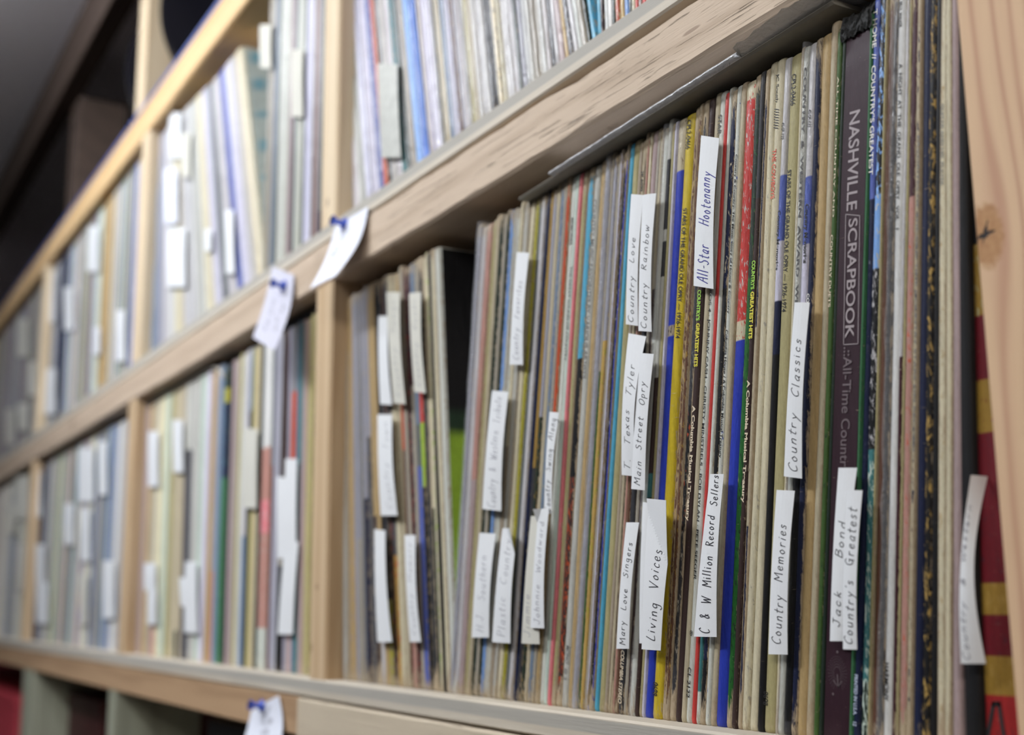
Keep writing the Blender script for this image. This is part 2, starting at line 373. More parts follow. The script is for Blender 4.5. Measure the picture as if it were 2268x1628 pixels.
# ------------------------------------------------------------------ an unseen strip lamp, added to brighten the ceiling and upper shelves
def mat_glow(name, col, power):
    m = bpy.data.materials.new(name); m.use_nodes = True; t = m.node_tree; t.nodes.clear()
    e = t.nodes.new('ShaderNodeEmission'); e.inputs[0].default_value = col; e.inputs[1].default_value = power
    o = t.nodes.new('ShaderNodeOutputMaterial'); t.links.new(e.outputs[0], o.inputs[0]); return m
lamp = empty('added_fill_light', (-1.15, -0.62, ZC)); tag(lamp, 'unseen white strip light added to brighten the ceiling and upper shelves', 'light')
MB().box(-0.50, 0.50, -0.035, 0.035, -0.030, -0.0005, 0.003).build('housing', mat_plain('white_enamel', (0.8, 0.8, 0.8), 0.4), lamp)
V = []; Fc = []
for x in (-0.47, 0.47):
    for i in range(16): a_ = i * math.pi / 8; V.append((x, 0.013 * math.cos(a_), -0.058 + 0.013 * math.sin(a_)))
for i in range(16): j = (i + 1) % 16; Fc.append((i, i + 16, j + 16, j))
Fc += [tuple(range(16))[::-1], tuple(range(16, 32))]
mesh('tube', V, Fc, mat_glow('tube_glow', (0.90, 0.94, 1.0, 1), 62.0), lamp)
for x in (-0.485, 0.47): MB().box(x, x + 0.015, -0.02, 0.02, -0.075, -0.030, 0.002).build('tube_holder', mat_plain('lamp_holder', (0.7, 0.7, 0.7), 0.4), lamp)

# ------------------------------------------------------------------ palette: pixel colours of the printed card
P = dict([l.split(':') for l in '''pale grey:172,172,166
lavender grey:142,142,152
pale lavender:186,184,200
pinkish grey:156,138,138
beige:170,160,136
dark green:34,46,38
stone grey:152,146,134
light blue:110,146,200
taupe:150,138,122
cream:192,184,158
olive yellow:152,146,52
slate:92,98,98
light grey:180,178,180
navy:26,32,58
gold:150,120,58
rust:172,72,40
off-white:188,190,182
pinkish red:204,116,122
khaki:154,146,106
black:26,26,28
tan:164,140,98
green:62,88,44
leaf green:34,90,38
ochre:172,142,80
royal blue:40,56,158
aqua:76,152,182
brown:90,62,48
dark brown:58,44,42
yellow:182,160,40
white:196,196,194
red:184,62,58
plum:44,24,33
maroon:64,34,42
dusty pink:168,126,116
charcoal:52,52,56
mid grey:120,120,120
blue:80,94,162
teal:60,110,112
grey blue:104,120,140
mint:178,192,182
dark grey:80,80,84
emerald:58,106,72
lime:150,180,60
sky blue:120,160,215
denim:62,106,186
old gold:138,108,44
dark red:96,22,30
brick red:138,34,34'''.split('\n')])
P = {k: tuple(int(q) for q in s.split(',')) for k, s in P.items()}

# ------------------------------------------------------------------ records
LP = 0.3122
GRP = {}
def sleeve_geo(x0, x1, lean, h, col, col2=None, wear=0.4, mot=0.0, gloss=0.1, segs=None, rnd=random, yf=0.0, depth=0.312, nz=16, box=False):
    """one card sleeve standing on edge: base from x0 to x1 on z=0, leaning in x. Returns verts, faces, attributes"""
    segs = segs or []
    ts = [0.0, 0.002, 0.008] + [i / nz for i in range(1, nz)] + [0.992, 0.998, 1.0]
    for t, *_ in segs: ts += [t - 0.0012, t + 0.0012]
    ts = sorted(set(round(t, 5) for t in ts))
    def colour(t):
        c, c2, mo = col, col2 or col, mot
        for s in segs:
            if t > s[0]: c = s[1]; c2 = s[2] if len(s) > 2 and s[2] else s[1]; mo = s[3] if len(s) > 3 else mot * (len(s) > 2 and s[2] is not None)
        return c, c2, mo
    th = x1 - x0; a = rnd.uniform(0, 6.28); b = rnd.uniform(0, 6.28); amp = min(0.00035, th * 0.07)
    e = min(0.0014, th * 0.3)
    prof = [(0.0, e, 1.0), (0.14, e * 0.28, 0.45), (0.5, 0.0, 0.0), (0.86, e * 0.28, 0.45), (1.0, e, 1.0), (1.0, depth, 0.0), (0.0, depth, 0.0)]
    if box: prof = [(0.0, 0.0006, 1.0), (0.03, 0.0, 0.3), (0.5, 0.0, 0.0), (0.97, 0.0, 0.3), (1.0, 0.0006, 1.0), (1.0, depth, 0.0), (0.0, depth, 0.0)]
    V, Fc, A1, A2, A3 = [], [], [], [], []
    for t in ts:
        z = h * t; sh = lean * z + amp * math.sin(a + t * 5)
        end = 0.0
        for q, o in ((0.0, 0.0011), (0.002, 0.0004), (0.998, 0.0004), (1.0, 0.0011)):
            if abs(t - q) < 1e-6: end = o
        c, c2, mo = colour(t)
        tip = 1.0 if (t < 0.012 or t > 0.985) else 0.0
        for s, y, ed in prof:
            front = y < depth * 0.5
            V.append((x0 + th * s + sh, yf + y + (end + 0.00010 * math.sin(b + t * 9) if front else 0), z))
            A1.append(c); A2.append(c2); A3.append((wear, mo, gloss, max(ed, tip) if front else 0.0))
    k = len(prof)
    for i in range(len(ts) - 1):
        for j in range(k):
            p = i * k + j; q = i * k + (j + 1) % k
            Fc.append((p, q, q + k, p + k))
    Fc.append(tuple(k - 1 - j for j in range(k))); Fc.append(tuple((len(ts) - 1) * k + j for j in range(k)))
    return V, Fc, A1, A2, A3

def jitter(c, amt, rnd):
    g = rnd.uniform(1 - amt, 1 + amt)
    return tuple(min(0.86, max(0.004, v * g * rnd.uniform(1 - amt * 0.16, 1 + amt * 0.16))) for v in c[:3]) + (1.0,)

RECS = []      # every individual record: dict(x0, x1, lean, z0, obj, name)
STUFF = [[], [], [], [], []]
ORD = 'first second third fourth fifth sixth seventh eighth ninth tenth eleventh twelfth thirteenth fourteenth fifteenth sixteenth seventeenth eighteenth nineteenth twentieth'.split()
TENS = {2: 'twenty', 3: 'thirty', 4: 'forty', 5: 'fifty', 6: 'sixty', 7: 'seventy', 8: 'eighty', 9: 'ninety'}
TENTH = {30: 'thirtieth', 40: 'fortieth', 50: 'fiftieth', 60: 'sixtieth', 70: 'seventieth', 80: 'eightieth', 90: 'ninetieth'}
def nth(n):
    if n <= 20: return ORD[n - 1]
    if n in TENTH: return TENTH[n]
    return TENS[n // 10] + '-' + ORD[n % 10 - 1]

def interp(knots):
    def fn(x):
        if x <= knots[0][0]: return knots[0][1]
        for (a, b), (c, d) in zip(knots, knots[1:]):
            if x <= c: return b + (d - b) * (x - a) / (c - a)
        return knots[-1][1]
    return fn

def rows(entries, yref, z0, leanfn, end, limit_lo=None, tmax=None, k=KA, seed=1, defaults=None):
    """entries: (px, colour name, options). Each runs to the next entry's px, all read at photo row yref (or a per-entry 'y').
    Returns a list of record specs in world units"""
    rnd = random.Random(seed); out = []
    def base(px, y):
        p = at(px, y); z = p.z - z0; x = p.x
        for _ in range(6): x = p.x - leanfn(x) * z
        return x
    for i, en in enumerate(entries):
        px, name = en[0], en[1]; o = dict(defaults or {}); o.update(en[2] if len(en) > 2 else {})
        y = o.get('y', yref)
        if i + 1 < len(entries):
            ny = (entries[i + 1][2].get('y', yref) if len(entries[i + 1]) > 2 else yref); nx = base(entries[i + 1][0], ny)
        else: nx = base(end, yref)
        x = base(px, y)
        if nx - x < 0.0008: continue
        cnt = 1
        if tmax and nx - x > tmax: cnt = int(math.ceil((nx - x) / (tmax * 0.8)))
        for q in range(cnt):
            a = x + (nx - x) * q / cnt; b = x + (nx - x) * (q + 1) / cnt
            c = alb(*P[name], k)
            if cnt > 1: c = jitter(c, 0.22, rnd)
            out.append(dict(x0=a, x1=b, lean=leanfn((a + b) / 2), z0=z0, name=name, col=c, o=o, k=k))
    return out

def make_record(s, rnd, thick=True):
    o = s['o']; k = s['k']
    g = 0.00022
    h = LP + o.get('h', 0.0) + rnd.uniform(-0.0026, 0.0014)
    if s['lean']: h *= 1.0 / math.sqrt(1 + s['lean'] ** 2)
    yf = rnd.uniform(0.0, 0.0010) + o.get('dy', 0.0)
    segs = [(q[0],) + tuple(alb(*P[n], k) if isinstance(n, str) else n for n in q[1:]) for q in o.get('segs', [])]
    col2 = alb(*P[o['c2']], k) if 'c2' in o else None
    V, Fc, A1, A2, A3 = sleeve_geo(0.0 + g, s['x1'] - s['x0'] - g, s['lean'], h, s['col'], col2, o.get('wear', 0.38), o.get('mot', 0.0), o.get('gloss', 0.12), segs, rnd, 0.0, 0.312, 16, o.get('box', False))
    s['h'] = h; s['yf'] = yf
    return V, Fc, A1, A2, A3

def build_record(s, rnd):
    V, Fc, A1, A2, A3 = make_record(s, rnd)
    ob = mesh('record_sleeve', V, Fc, M_SL, None, (s['x0'], s['yf'], s['z0']), True, {'Col': A1, 'Col2': A2, 'Par': A3})
    try: ob.data.set_sharp_from_angle(angle=0.9)
    except Exception: pass
    s['obj'] = ob
    return ob

def film_for(s, rnd):
    """a loose clear outer sleeve standing slightly proud of the spine"""
    th = s['x1'] - s['x0']; n = 26; V = []; Fc = []
    for i in range(n + 1):
        t = i / n; z = s['h'] * t * 1.004; sh = s['lean'] * z
        a = rnd.uniform(-1, 1) * 0.0004; b = 0.0012 + rnd.uniform(0, 1) * 0.0012
        for u, y in ((-0.06, 0.012), (-0.03, 0.0012 - b * 0.3), (0.30, -b * 0.7), (0.70, -b), (1.03, -b * 0.2), (1.06, 0.012)):
            V.append((th * u + sh + a, y, z))
    for i in range(n):
        for j in range(5): p = i * 6 + j; Fc.append((p, p + 1, p + 7, p + 6))
    return mesh('plastic_outer', V, Fc, M_FILM, s['obj'], (0, 0, 0), True)

# -- right-hand bay, lower shelf
lean_L = interp([(-0.408, -0.045), (-0.36, -0.085), (-0.303, -0.112), (-0.225, -0.084), (-0.20, -0.080)])
lean_R = interp([(-0.225, 0.140), (-0.181, 0.147), (-0.155, 0.166), (-0.10, 0.150), (-0.058, 0.158), (-0.05, 0.161), (-0.004, 0.150), (0.032, 0.150), (0.05, 0.143), (0.06, 0.138), (0.084, 0.134), (0.105, 0.130), (0.121, 0.131), (0.154, 0.119), (0.181, 0.106), (0.193, 0.09), (0.201, 0.06), (0.229, 0.03)])
left_grp = [(757, 'pale grey', {'gloss': .6}), (766, 'taupe'), (772, 'tan', {'c2': 'pinkish grey', 'mot': .4}), (786, 'lavender grey', {'gloss': .5}), (795, 'stone grey', {'segs': [(.35, 'lavender grey')], 'gloss': .5}),
 (803, 'mid grey', {'gloss': .4}), (811, 'navy', {'segs': [(.45, 'lavender grey')], 'gloss': .5}), (820, 'dark grey', {'gloss': .4, 'segs': [(.6, 'lavender grey')]}), (830, 'dark brown', {'wear': .6, 'segs': [(.4, 'tan')]}), (841, 'light grey', {'segs': [(.12, 'tan')]}),
 (851, 'tan', {'segs': [(.3, 'black')]}), (860, 'olive yellow', {'c2': 'stone grey', 'mot': .5, 'segs': [(.2, 'charcoal')]}), (868, 'dark brown', {'c2': 'brick red', 'mot': .3}), (876, 'ochre', {'c2': 'rust', 'mot': .5, 'segs': [(.3, 'dark grey')]}),
 (885, 'cream'), (895, 'beige'), (905, 'brown', {'segs': [(.55, 'rust'), (.8, 'tan')]}), (912, 'dusty pink', {'segs': [(.3, 'stone grey')]}), (920, 'maroon', {'c2': 'brick red', 'mot': .4}), (927, 'stone grey', {'segs': [(.7, 'maroon')]}),
 (935, 'blue', {'segs': [(.5, 'slate'), (.6, 'grey blue')]}), (946, 'black', {'segs': [(.45, 'lime', 'olive yellow', .4), (.6, 'red'), (.8, 'stone grey')]}), (954, 'charcoal', {'c2': 'dark green', 'mot': .5, 'wear': .6}), (966, 'dark green', {'segs': [(.4, 'cream')]}), (972, 'cream', {'c2': 'lime', 'mot': .4}),
 (978, 'black', {'wear': 0}), (984, 'cream', {'h': .002, 'wear': .5}), (993, 'off-white', {'h': .002, 'wear': .3, 'lm': 'the thick white sleeve beside the open gap'})]
right_grp = [(1036, 'lavender grey', {'gloss': .8, 'film': 1}), (1046, 'light grey', {'gloss': .7}), (1056, 'pinkish grey', {'gloss': .4, 'segs': [(.45, 'dusty pink')]}), (1068, 'khaki'), (1076, 'beige', {'wear': .5}), (1084, 'dark green', {'c2': 'stone grey', 'mot': .3}), (1092, 'stone grey'),
 (1099, 'dark green'), (1105, 'light blue', {'lm': 'the light blue spine', 'segs': [(.1, 'light blue')]}), (1112, 'pale grey'), (1119, 'off-white'), (1125, 'taupe', {'segs': [(.5, 'cream')]}), (1133, 'pale grey'), (1141, 'stone grey'), (1148, 'cream'),
 (1158, 'olive yellow', {'lm': 'the olive yellow spine', 'c2': 'cream', 'mot': .1}), (1165, 'slate'), (1172, 'light grey'), (1181, 'navy', {'wear': .3}), (1189, 'charcoal', {'segs': [(.45, 'gold')]}), (1196, 'dark green', {'c2': 'gold', 'mot': .4, 'segs': [(.55, 'lavender grey')]}),
 (1204, 'beige'), (1213, 'grey blue', {'c2': 'khaki', 'mot': .3, 'segs': [(.6, 'grey blue', 'lavender grey', .6)]}), (1221, 'stone grey', {'c2': 'grey blue', 'mot': .4}), (1228, 'tan', {'segs': [(.48, 'rust')], 'wear': .5, 'lm': 'the rust-topped spine'}),
 (1236, 'off-white', {'wear': .25}), (1246, 'mint', {'wear': .2}), (1254, 'pinkish red', {'wear': .25, 'lm': 'the thin pinkish red spine'}), (1261, 'khaki', {'wear': .6}), (1271, 'dark brown', {'c2': 'rust', 'mot': .7, 'segs': [(.42, 'black'), (.64, 'aqua', None, 0)], 'wear': .5, 'lm': 'the spine with a sky blue top half'}),
 (1285, 'pale grey', {'wear': .3, 'lm': 'the pale spine of small grey type'}), (1298, 'tan', {'wear': .4}), (1310, 'lavender grey', {'gloss': .7, 'film': 1}), (1322, 'green', {'c2': 'slate', 'mot': .5, 'segs': [(.6, 'stone grey')]}), (1327, 'ochre', {'c2': 'olive yellow', 'mot': .4, 'segs': [(.66, 'lavender grey')]}),
 (1336, 'stone grey', {'gloss': .4}), (1343, 'pale lavender', {'gloss': .7}), (1347, 'black', {'c2': 'pale grey', 'mot': .15, 'wear': .6}), (1355, 'royal blue', {'wear': .5, 'c2': 'cream', 'mot': .1}), (1359, 'aqua', {'lm': 'the bright aqua spine', 'wear': .15}), (1368, 'khaki', {'wear': .3}),
 (1362, 'taupe', {'y': 1140}), (1370, 'beige', {'y': 1140, 'wear': .4}), (1376, 'black', {'y': 1140, 'wear': 1.0}), (1380.5, 'dusty pink', {'y': 1140}), (1385, 'brown', {'y': 1140, 'segs': [(.75, 'cream')]}), (1391, 'charcoal', {'y': 1140, 'wear': .3, 'segs': [(.72, 'pinkish grey')], 'lm': 'the dark spine with lettering at its foot'}), (1402, 'stone grey', {'y': 1140, 'gloss': .4}), (1410, 'dark brown', {'y': 1140, 'segs': [(.72, 'beige')]}),
 (1416, 'off-white', {'y': 1140, 'gloss': .4, 'film': 1}), (1429, 'dark brown', {'y': 1140, 'wear': .2, 'segs': [(.26, 'teal'), (.31, 'dark brown'), (.36, 'teal'), (.40, 'dark brown'), (.56, 'pale grey'), (.73, 'charcoal'), (.79, 'pale grey'), (.81, 'charcoal'), (.93, 'pale grey')], 'lm': 'the spine with dark and teal blocks'}),
 (1437, 'khaki', {'y': 1140}), (1444, 'pale lavender', {'y': 1140, 'wear': .2}), (1467, 'royal blue', {'wear': 0, 'segs': [(.63, 'taupe', 'black', .6), (.648, 'royal blue', None, 0), (.91, 'beige', 'brown', .3)], 'gloss': .3, 'lm': 'the blue taped spine beside the yellow one'}),
 (1484, 'yellow', {'wear': .3, 'gloss': .25, 'lm': 'the broad mustard yellow spine'}), (1504, 'brown', {'c2': 'tan', 'mot': .75, 'wear': .8}), (1513, 'brown', {'c2': 'gold', 'mot': .5, 'wear': .5}), (1521, 'charcoal', {'c2': 'stone grey', 'mot': .4, 'wear': .7, 'segs': [(.3, 'black', 'rust', .2), (.5, 'charcoal', 'slate', .4)]}),
 (1534, 'dark brown', {'wear': .2, 'lm': 'the dark brown spine with green and white lettering'}), (1547, 'beige', {'wear': .25}), (1558, 'off-white', {'wear': .25, 'lm': 'the off-white spine listing artists'}), (1568, 'maroon', {'segs': [(.56, 'light grey')]}), (1571, 'red', {'wear': .1, 'gloss': .3, 'lm': 'the bright red spine'}),
 (1579, 'off-white', {'segs': [(.05, 'teal'), (.22, 'off-white')], 'wear': .3}), (1587, 'black', {'wear': .5, 'segs': [(.1, 'navy'), (.3, 'black'), (.68, 'navy', 'beige', .3)]}), (1598, 'off-white', {'c2': 'blue', 'mot': .1, 'wear': .2}), (1607, 'beige', {'wear': .5}),
 (1618, 'royal blue', {'wear': 0, 'gloss': .35, 'segs': [(.59, 'cream', 'red', .5), (.62, 'red', 'pale grey', .45), (.97, 'cream', 'red', .3)], 'lm': 'the blue taped spine with a red upper half'}),
 (1639, 'leaf green', {'c2': 'dark green', 'mot': .5, 'wear': .5, 'segs': [(.68, 'dark green', 'leaf green', .3)]}), (1653, 'dark brown', {'wear': .25, 'segs': [(.02, 'dark brown'), (.80, 'charcoal')], 'lm': 'the dark brown spine beside the torn green one'}),
 (1663, 'navy', {'wear': 1.0, 'segs': [(.3, 'beige', 'navy', .2), (.6, 'navy')]}), (1672, 'cream', {'wear': .3, 'c2': 'stone grey', 'mot': .2}), (1687, 'cream', {'wear': .1, 'lm': 'the cream spine lettered in red'}), (1704, 'black', {'segs': [(.55, 'navy'), (.63, 'pale lavender', None, 0), (.72, 'blue', None, 0), (.82, 'light grey', None, 0)], 'gloss': .3, 'wear': .1, 'lm': 'the black spine with a blue and white top'}),
 (1717, 'khaki', {'wear': .25, 'lm': 'the broad khaki spine'}), (1729, 'khaki', {'c2': 'yellow', 'mot': .5, 'wear': .15, 'merge': 1}), (1743, 'cream', {'wear': .6}), (1749, 'off-white', {'gloss': .8, 'film': 1, 'segs': [(.35, 'off-white')], 'wear': .2, 'lm': 'the film-wrapped white spine with black capitals'}),
 (1760, 'charcoal', {'segs': [(.02, 'black'), (.46, 'black'), (.59, 'pale lavender', None, 0), (.70, 'blue', None, 0), (.80, 'light grey', None, 0)], 'gloss': .5, 'wear': .1, 'lm': 'the blue and white spine before the tan pair'}), (1776, 'navy', {'wear': .4}),
 (1789, 'tan', {'wear': .25, 'h': .002}), (1811, 'beige', {'wear': .7, 'h': .002}), (1827, 'green', {'wear': .25, 'c2': 'dark green', 'mot': .15, 'h': .001}), (1838, 'dark green', {'wear': .15}),
 (1846, 'plum', {'box': True, 'wear': .12, 'gloss': .06, 'h': -.006, 'lm': 'the wide plum box spine'}), (1902, 'emerald', {'wear': .2}), (1908, 'navy', {'wear': .2, 'segs': [(.72, 'blue')], 'gloss': .4, 'h': .004}), (1921, 'dark green', {'c2': 'mint', 'mot': .85, 'wear': .2, 'gloss': .4, 'h': .004, 'segs': [(.08, 'teal', 'mint', .6), (.38, 'black', 'light grey', .6), (.62, 'sky blue', 'pale grey', .5), (.72, 'black', 'sky blue', .7)], 'lm': 'the spine mottled green, black and white'}),
 (1938, 'khaki', {'wear': .4}), (1944, 'brown', {'wear': .4, 'gloss': .3, 'segs': [(.1, 'brown')], 'h': .003}), (1957, 'charcoal', {'gloss': .7, 'film': 1}), (1968, 'white', {'wear': .05, 'gloss': .2, 'h': .005, 'lm': 'the clean white spine with black type'}), (1987, 'maroon', {'gloss': .4, 'segs': [(.5, 'light grey')]}), (1995, 'khaki', {'wear': .4}),
 (2001, 'dusty pink', {'wear': .6, 'c2': 'rust', 'mot': .3, 'segs': [(.7, 'maroon')], 'h': .003}), (2018, 'beige', {'c2': 'navy', 'mot': .6, 'wear': 1.0}), (2025, 'navy', {'y': 1080, 'wear': .3}), (2039, 'pale grey', {'y': 1080, 'segs': [(.7, 'navy')]}), (2044, 'black', {'y': 1080, 'c2': 'ochre', 'mot': .55, 'wear': .3, 'h': .004, 'lm': 'the black spine speckled with gold'}),
 (2059, 'black', {'y': 1080, 'wear': .05}), (2073, 'cream', {'y': 1080, 'wear': .8, 'c2': 'tan', 'mot': .4, 'h': .004}), (2093, 'cream', {'y': 1080, 'wear': .5}), (2106, 'pinkish grey', {'y': 1080, 'wear': .1, 'h': .004, 'lm': 'the pinkish grey spine before the dark gap'}),
 (2124, 'black', {'y': 1080, 'wear': .0}), (2148, 'brick red', {'y': 1080, 'wear': .15, 'box': True, 'dy': .003, 'c2': 'maroon', 'mot': .2, 'segs': [(.075, 'old gold', 'gold', .5), (.12, 'dark red', 'maroon', .3), (.168, 'old gold', 'gold', .6), (.205, 'dark red', 'maroon', .3), (.385, 'old gold', 'dark red', .3), (.45, 'dark red', 'maroon', .2), (.53, 'old gold', 'khaki', .5), (.62, 'black', None, 0)], 'lm': 'the red and gold plaid spine half behind the post'})]
right_grp = [e for e in right_grp if not (len(e) > 2 and e[2].get('merge'))]
# everything read on row 1140 or 1080 sits in order because each entry is carried down to the shelf
specs_lr = rows(left_grp, 1450, Z0, lean_L, 1003, seed=2) + rows(right_grp, 830, Z0, lean_R, 2246, seed=3, defaults={})
# keep the sequence monotone
def clean(sp, xend=None):
    out = []
    for s in sp:
        if out and s['x0'] < out[-1]['x1'] and s['lean'] * out[-1]['lean'] > 0: s['x0'] = out[-1]['x1']
        if s['x1'] - s['x0'] < 0.0012: continue
        if out and s['x0'] - out[-1]['x1'] > 0.0002 and s['lean'] * out[-1]['lean'] > 0: out[-1]['x1'] = s['x0']
        out.append(s)
    return out
specs_lr = clean(specs_lr)
specs_lr[-1]['x1'] = min(specs_lr[-1]['x1'] , 0.2275)
for s in specs_lr: s['row'] = ('lower shelf', 'nearest bay')
# -- upper shelf above it
lean_U = interp([(-0.40, -0.20), (-0.262, -0.20), (-0.157, -0.155), (-0.081, -0.13), (-0.045, -0.21), (-0.036, -0.20), (-0.030, -0.02), (0.2, 0.02)])
D = {'gloss': .6, 'wear': .3}
KU = 0.86
up_r = [(771, 'light grey', {'y': 350}), (790, 'pale grey', {'y': 350}), (803, 'pale lavender', {'y': 350}), (806, 'pale lavender'), (821, 'blue', {'lm': 'the blue spine beside the big mottled divider', 'c2': 'pale lavender', 'mot': .4}), (832, 'rust', {'segs': [(.1, 'rust')]}), (842, 'dark green', {'segs': [(.12, 'royal blue'), (.2, 'dark green')]}), (850, 'pale grey'), (862, 'light grey'), (875, 'teal'), (885, 'slate', {'lm': 'the dark slate spine'}), (895, 'stone grey'),
 (906, 'sky blue', {'lm': 'the pair of bright blue spines', 'wear': .1}), (923, 'denim', {'segs': [(.1, 'denim')], 'wear': .1}), (935, 'taupe'), (943, 'pale lavender'), (967, 'mid grey'), (973, 'beige'), (986, 'grey blue'), (996, 'pale lavender'), (1010, 'brown', {'c2': 'maroon', 'mot': .5, 'lm': 'the reddish brown spine'}), (1018, 'lavender grey'), (1023, 'light grey'), (1037, 'khaki'), (1048, 'beige'), (1056, 'white'),
 (1083, 'charcoal', {'lm': 'the charcoal spine'}), (1088, 'cream', {'y': 60, 'c2': 'stone grey', 'mot': .4}), (1106, 'light grey', {'y': 60}), (1135, 'slate', {'y': 60}), (1143, 'lavender grey', {'y': 60}), (1154, 'white', {'y': 60}), (1172, 'stone grey', {'y': 60}), (1192, 'white', {'y': 60}), (1209, 'charcoal', {'y': 60, 'lm': 'the dark spine behind the glinting film'}), (1219, 'light grey', {'y': 60}),
 (1228, 'pinkish grey', {'y': 60}), (1241, 'ochre', {'y': 60}), (1249, 'dark grey', {'y': 60, 'c2': 'light grey', 'mot': .5}), (1260, 'white', {'y': 60}), (1281, 'stone grey', {'y': 60}), (1294, 'dark green', {'y': 60}), (1302, 'aqua', {'y': 60, 'c2': 'emerald', 'mot': .3, 'lm': 'the wide aqua and green spines'}), (1329, 'plum', {'y': 60}),
 (1335, 'white', {'y': 60}), (1354, 'dark green', {'y': 60}), (1362, 'rust', {'y': 60, 'c2': 'cream', 'mot': .7}), (1371, 'ochre', {'y': 60}), (1380, 'light blue', {'y': 30}), (1390, 'dark green', {'y': 20}), (1397, 'cream', {'y': 15}), (1405, 'red', {'y': 15}), (1412, 'light grey', {'y': 12})]
specs_ur = clean(rows(up_r, 212, ZU, lean_U, 1425, tmax=0.0075, k=KU, seed=5, defaults=D))
xs = specs_ur[-1]['x1']; rr = random.Random(8)
while xs < 0.045:      # a few more out to the frame's edge
    t_ = rr.uniform(.004, .007); nm = rr.choice(['cream', 'navy', 'light grey', 'red', 'khaki'])
    specs_ur.append(dict(x0=xs, x1=xs + t_, lean=lean_U(xs), z0=ZU, name=nm, col=alb(*P[nm], KU), o=dict(D), k=KU)); xs += t_
for s in specs_ur: s['row'] = ('upper shelf', 'nearest bay')
# -- second bay, lower shelf
lean_2 = interp([(-1.08, 0.0), (-0.95, -0.03), (-0.86, -0.06), (-0.80, 0.0), (-0.45, 0.0)])
D2 = {'gloss': .45, 'wear': .25}
lo2 = [(281, 'stone grey'), (292, 'grey blue', {'c2': 'blue', 'mot': .1}), (308, 'pinkish grey'), (318, 'tan'), (327, 'stone grey'), (336, 'dusty pink', {'segs': [(.3, 'cream')]}), (346, 'cream'), (356, 'mint'), (366, 'khaki'), (376, 'beige'), (388, 'dark green', {'segs': [(.1, 'beige')]}), (394, 'taupe'), (402, 'dark grey', {'segs': [(.75, 'pale grey')], 'lm': 'the leaning dark grey spine'}), (417, 'pale grey'), (432, 'mint'), (444, 'pale lavender'),
 (455, 'tan', {'c2': 'olive yellow', 'mot': .3}), (465, 'dusty pink', {'segs': [(.3, 'lavender grey')]}), (473, 'grey blue'), (482, 'emerald', {'c2': 'dark green', 'gloss': .1, 'mot': .3, 'segs': [(.62, 'navy', 'teal', .4), (.88, 'olive yellow', None, 0), (.93, 'dark green')], 'h': -.006, 'lm': 'the green spine with a yellow tip'}), (494, 'charcoal'), (500, 'pinkish grey'), (509, 'stone grey'), (516, 'khaki'), (522, 'pale grey'), (531, 'grey blue', {'segs': [(.4, 'light grey')]}),
 (539, 'black', {'segs': [(.6, 'navy'), (.8, 'grey blue')], 'lm': 'the black spine beyond the middle'}), (547, 'khaki'), (556, 'beige'), (564, 'dark green'), (572, 'off-white', {'segs': [(.12, 'dusty pink', 'pale grey', .3), (.4, 'pinkish red', 'white', .5), (.5, 'dusty pink'), (.66, 'white')], 'lm': 'the pink and white spine'}), (591, 'brown', {'segs': [(.6, 'slate')]}), (597, 'lavender grey'), (613, 'black', {'segs': [(.3, 'stone grey'), (.55, 'dark brown')], 'lm': 'the dark spine by the long divider'}),
 (626, 'lavender grey'), (636, 'pinkish grey', {'segs': [(.15, 'stone grey'), (.6, 'rust'), (.8, 'mid grey')]}), (645, 'grey blue'), (652, 'teal'), (660, 'pinkish grey'), (670, 'khaki', {'c2': 'taupe', 'mot': .3})]
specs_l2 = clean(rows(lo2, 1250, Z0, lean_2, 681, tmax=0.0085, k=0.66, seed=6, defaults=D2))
for s in specs_l2: s['row'] = ('lower shelf', 'second bay')
# -- second bay, upper shelf
lean_U2 = interp([(-1.08, -0.085), (-0.95, -0.17), (-0.85, -0.26), (-0.727, -0.345), (-0.603, -0.355), (-0.602, 0.0), (-0.45, 0.0)])
up2 = [(322, 'pale lavender'), (340, 'grey blue'), (352, 'lavender grey', {'c2': 'blue', 'mot': .2}), (366, 'white'), (385, 'cream'), (400, 'light grey'), (420, 'pale grey'), (440, 'cream'), (455, 'pale lavender'), (470, 'slate'), (480, 'light grey'), (500, 'blue', {'c2': 'navy', 'mot': .4, 'lm': 'the slanting navy spine'}), (512, 'pale lavender'), (528, 'light grey'), (540, 'cream', {'lm': 'the slanting cream spines'}), (560, 'white', {'lm': 'the thick slanting white spine'})]
up2b = [(588, 'stone grey'), (600, 'grey blue'), (607, 'slate'), (614, 'off-white'), (633, 'pinkish grey'), (643, 'charcoal', {'lm': 'the dark grey spine near the middle post'}), (651, 'off-white'), (665, 'slate'), (673, 'pale lavender'), (688, 'brown', {'lm': 'the thin brown spine by the middle post'}), (695, 'pinkish grey'), (703, 'navy', {'segs': [(.1, 'slate')]})]
specs_u2 = clean(rows(up2, 350, ZU, lean_U2, 574, tmax=0.009, k=0.86, seed=7, defaults=D2) )
specs_u2b = clean(rows(up2b, 350, ZU, interp([(-2, 0.0), (0, 0.0)]), 712, tmax=0.009, k=0.86, seed=9, defaults=D2))
specs_u2 += specs_u2b
for s in specs_u2: s['row'] = ('upper shelf', 'second bay')
specs_u2 = [s for s in specs_u2 if s['x1'] < -0.4375]
specs_l2 = [s for s in specs_l2 if s['x1'] < -0.4435 and s['x0'] > -1.0815]
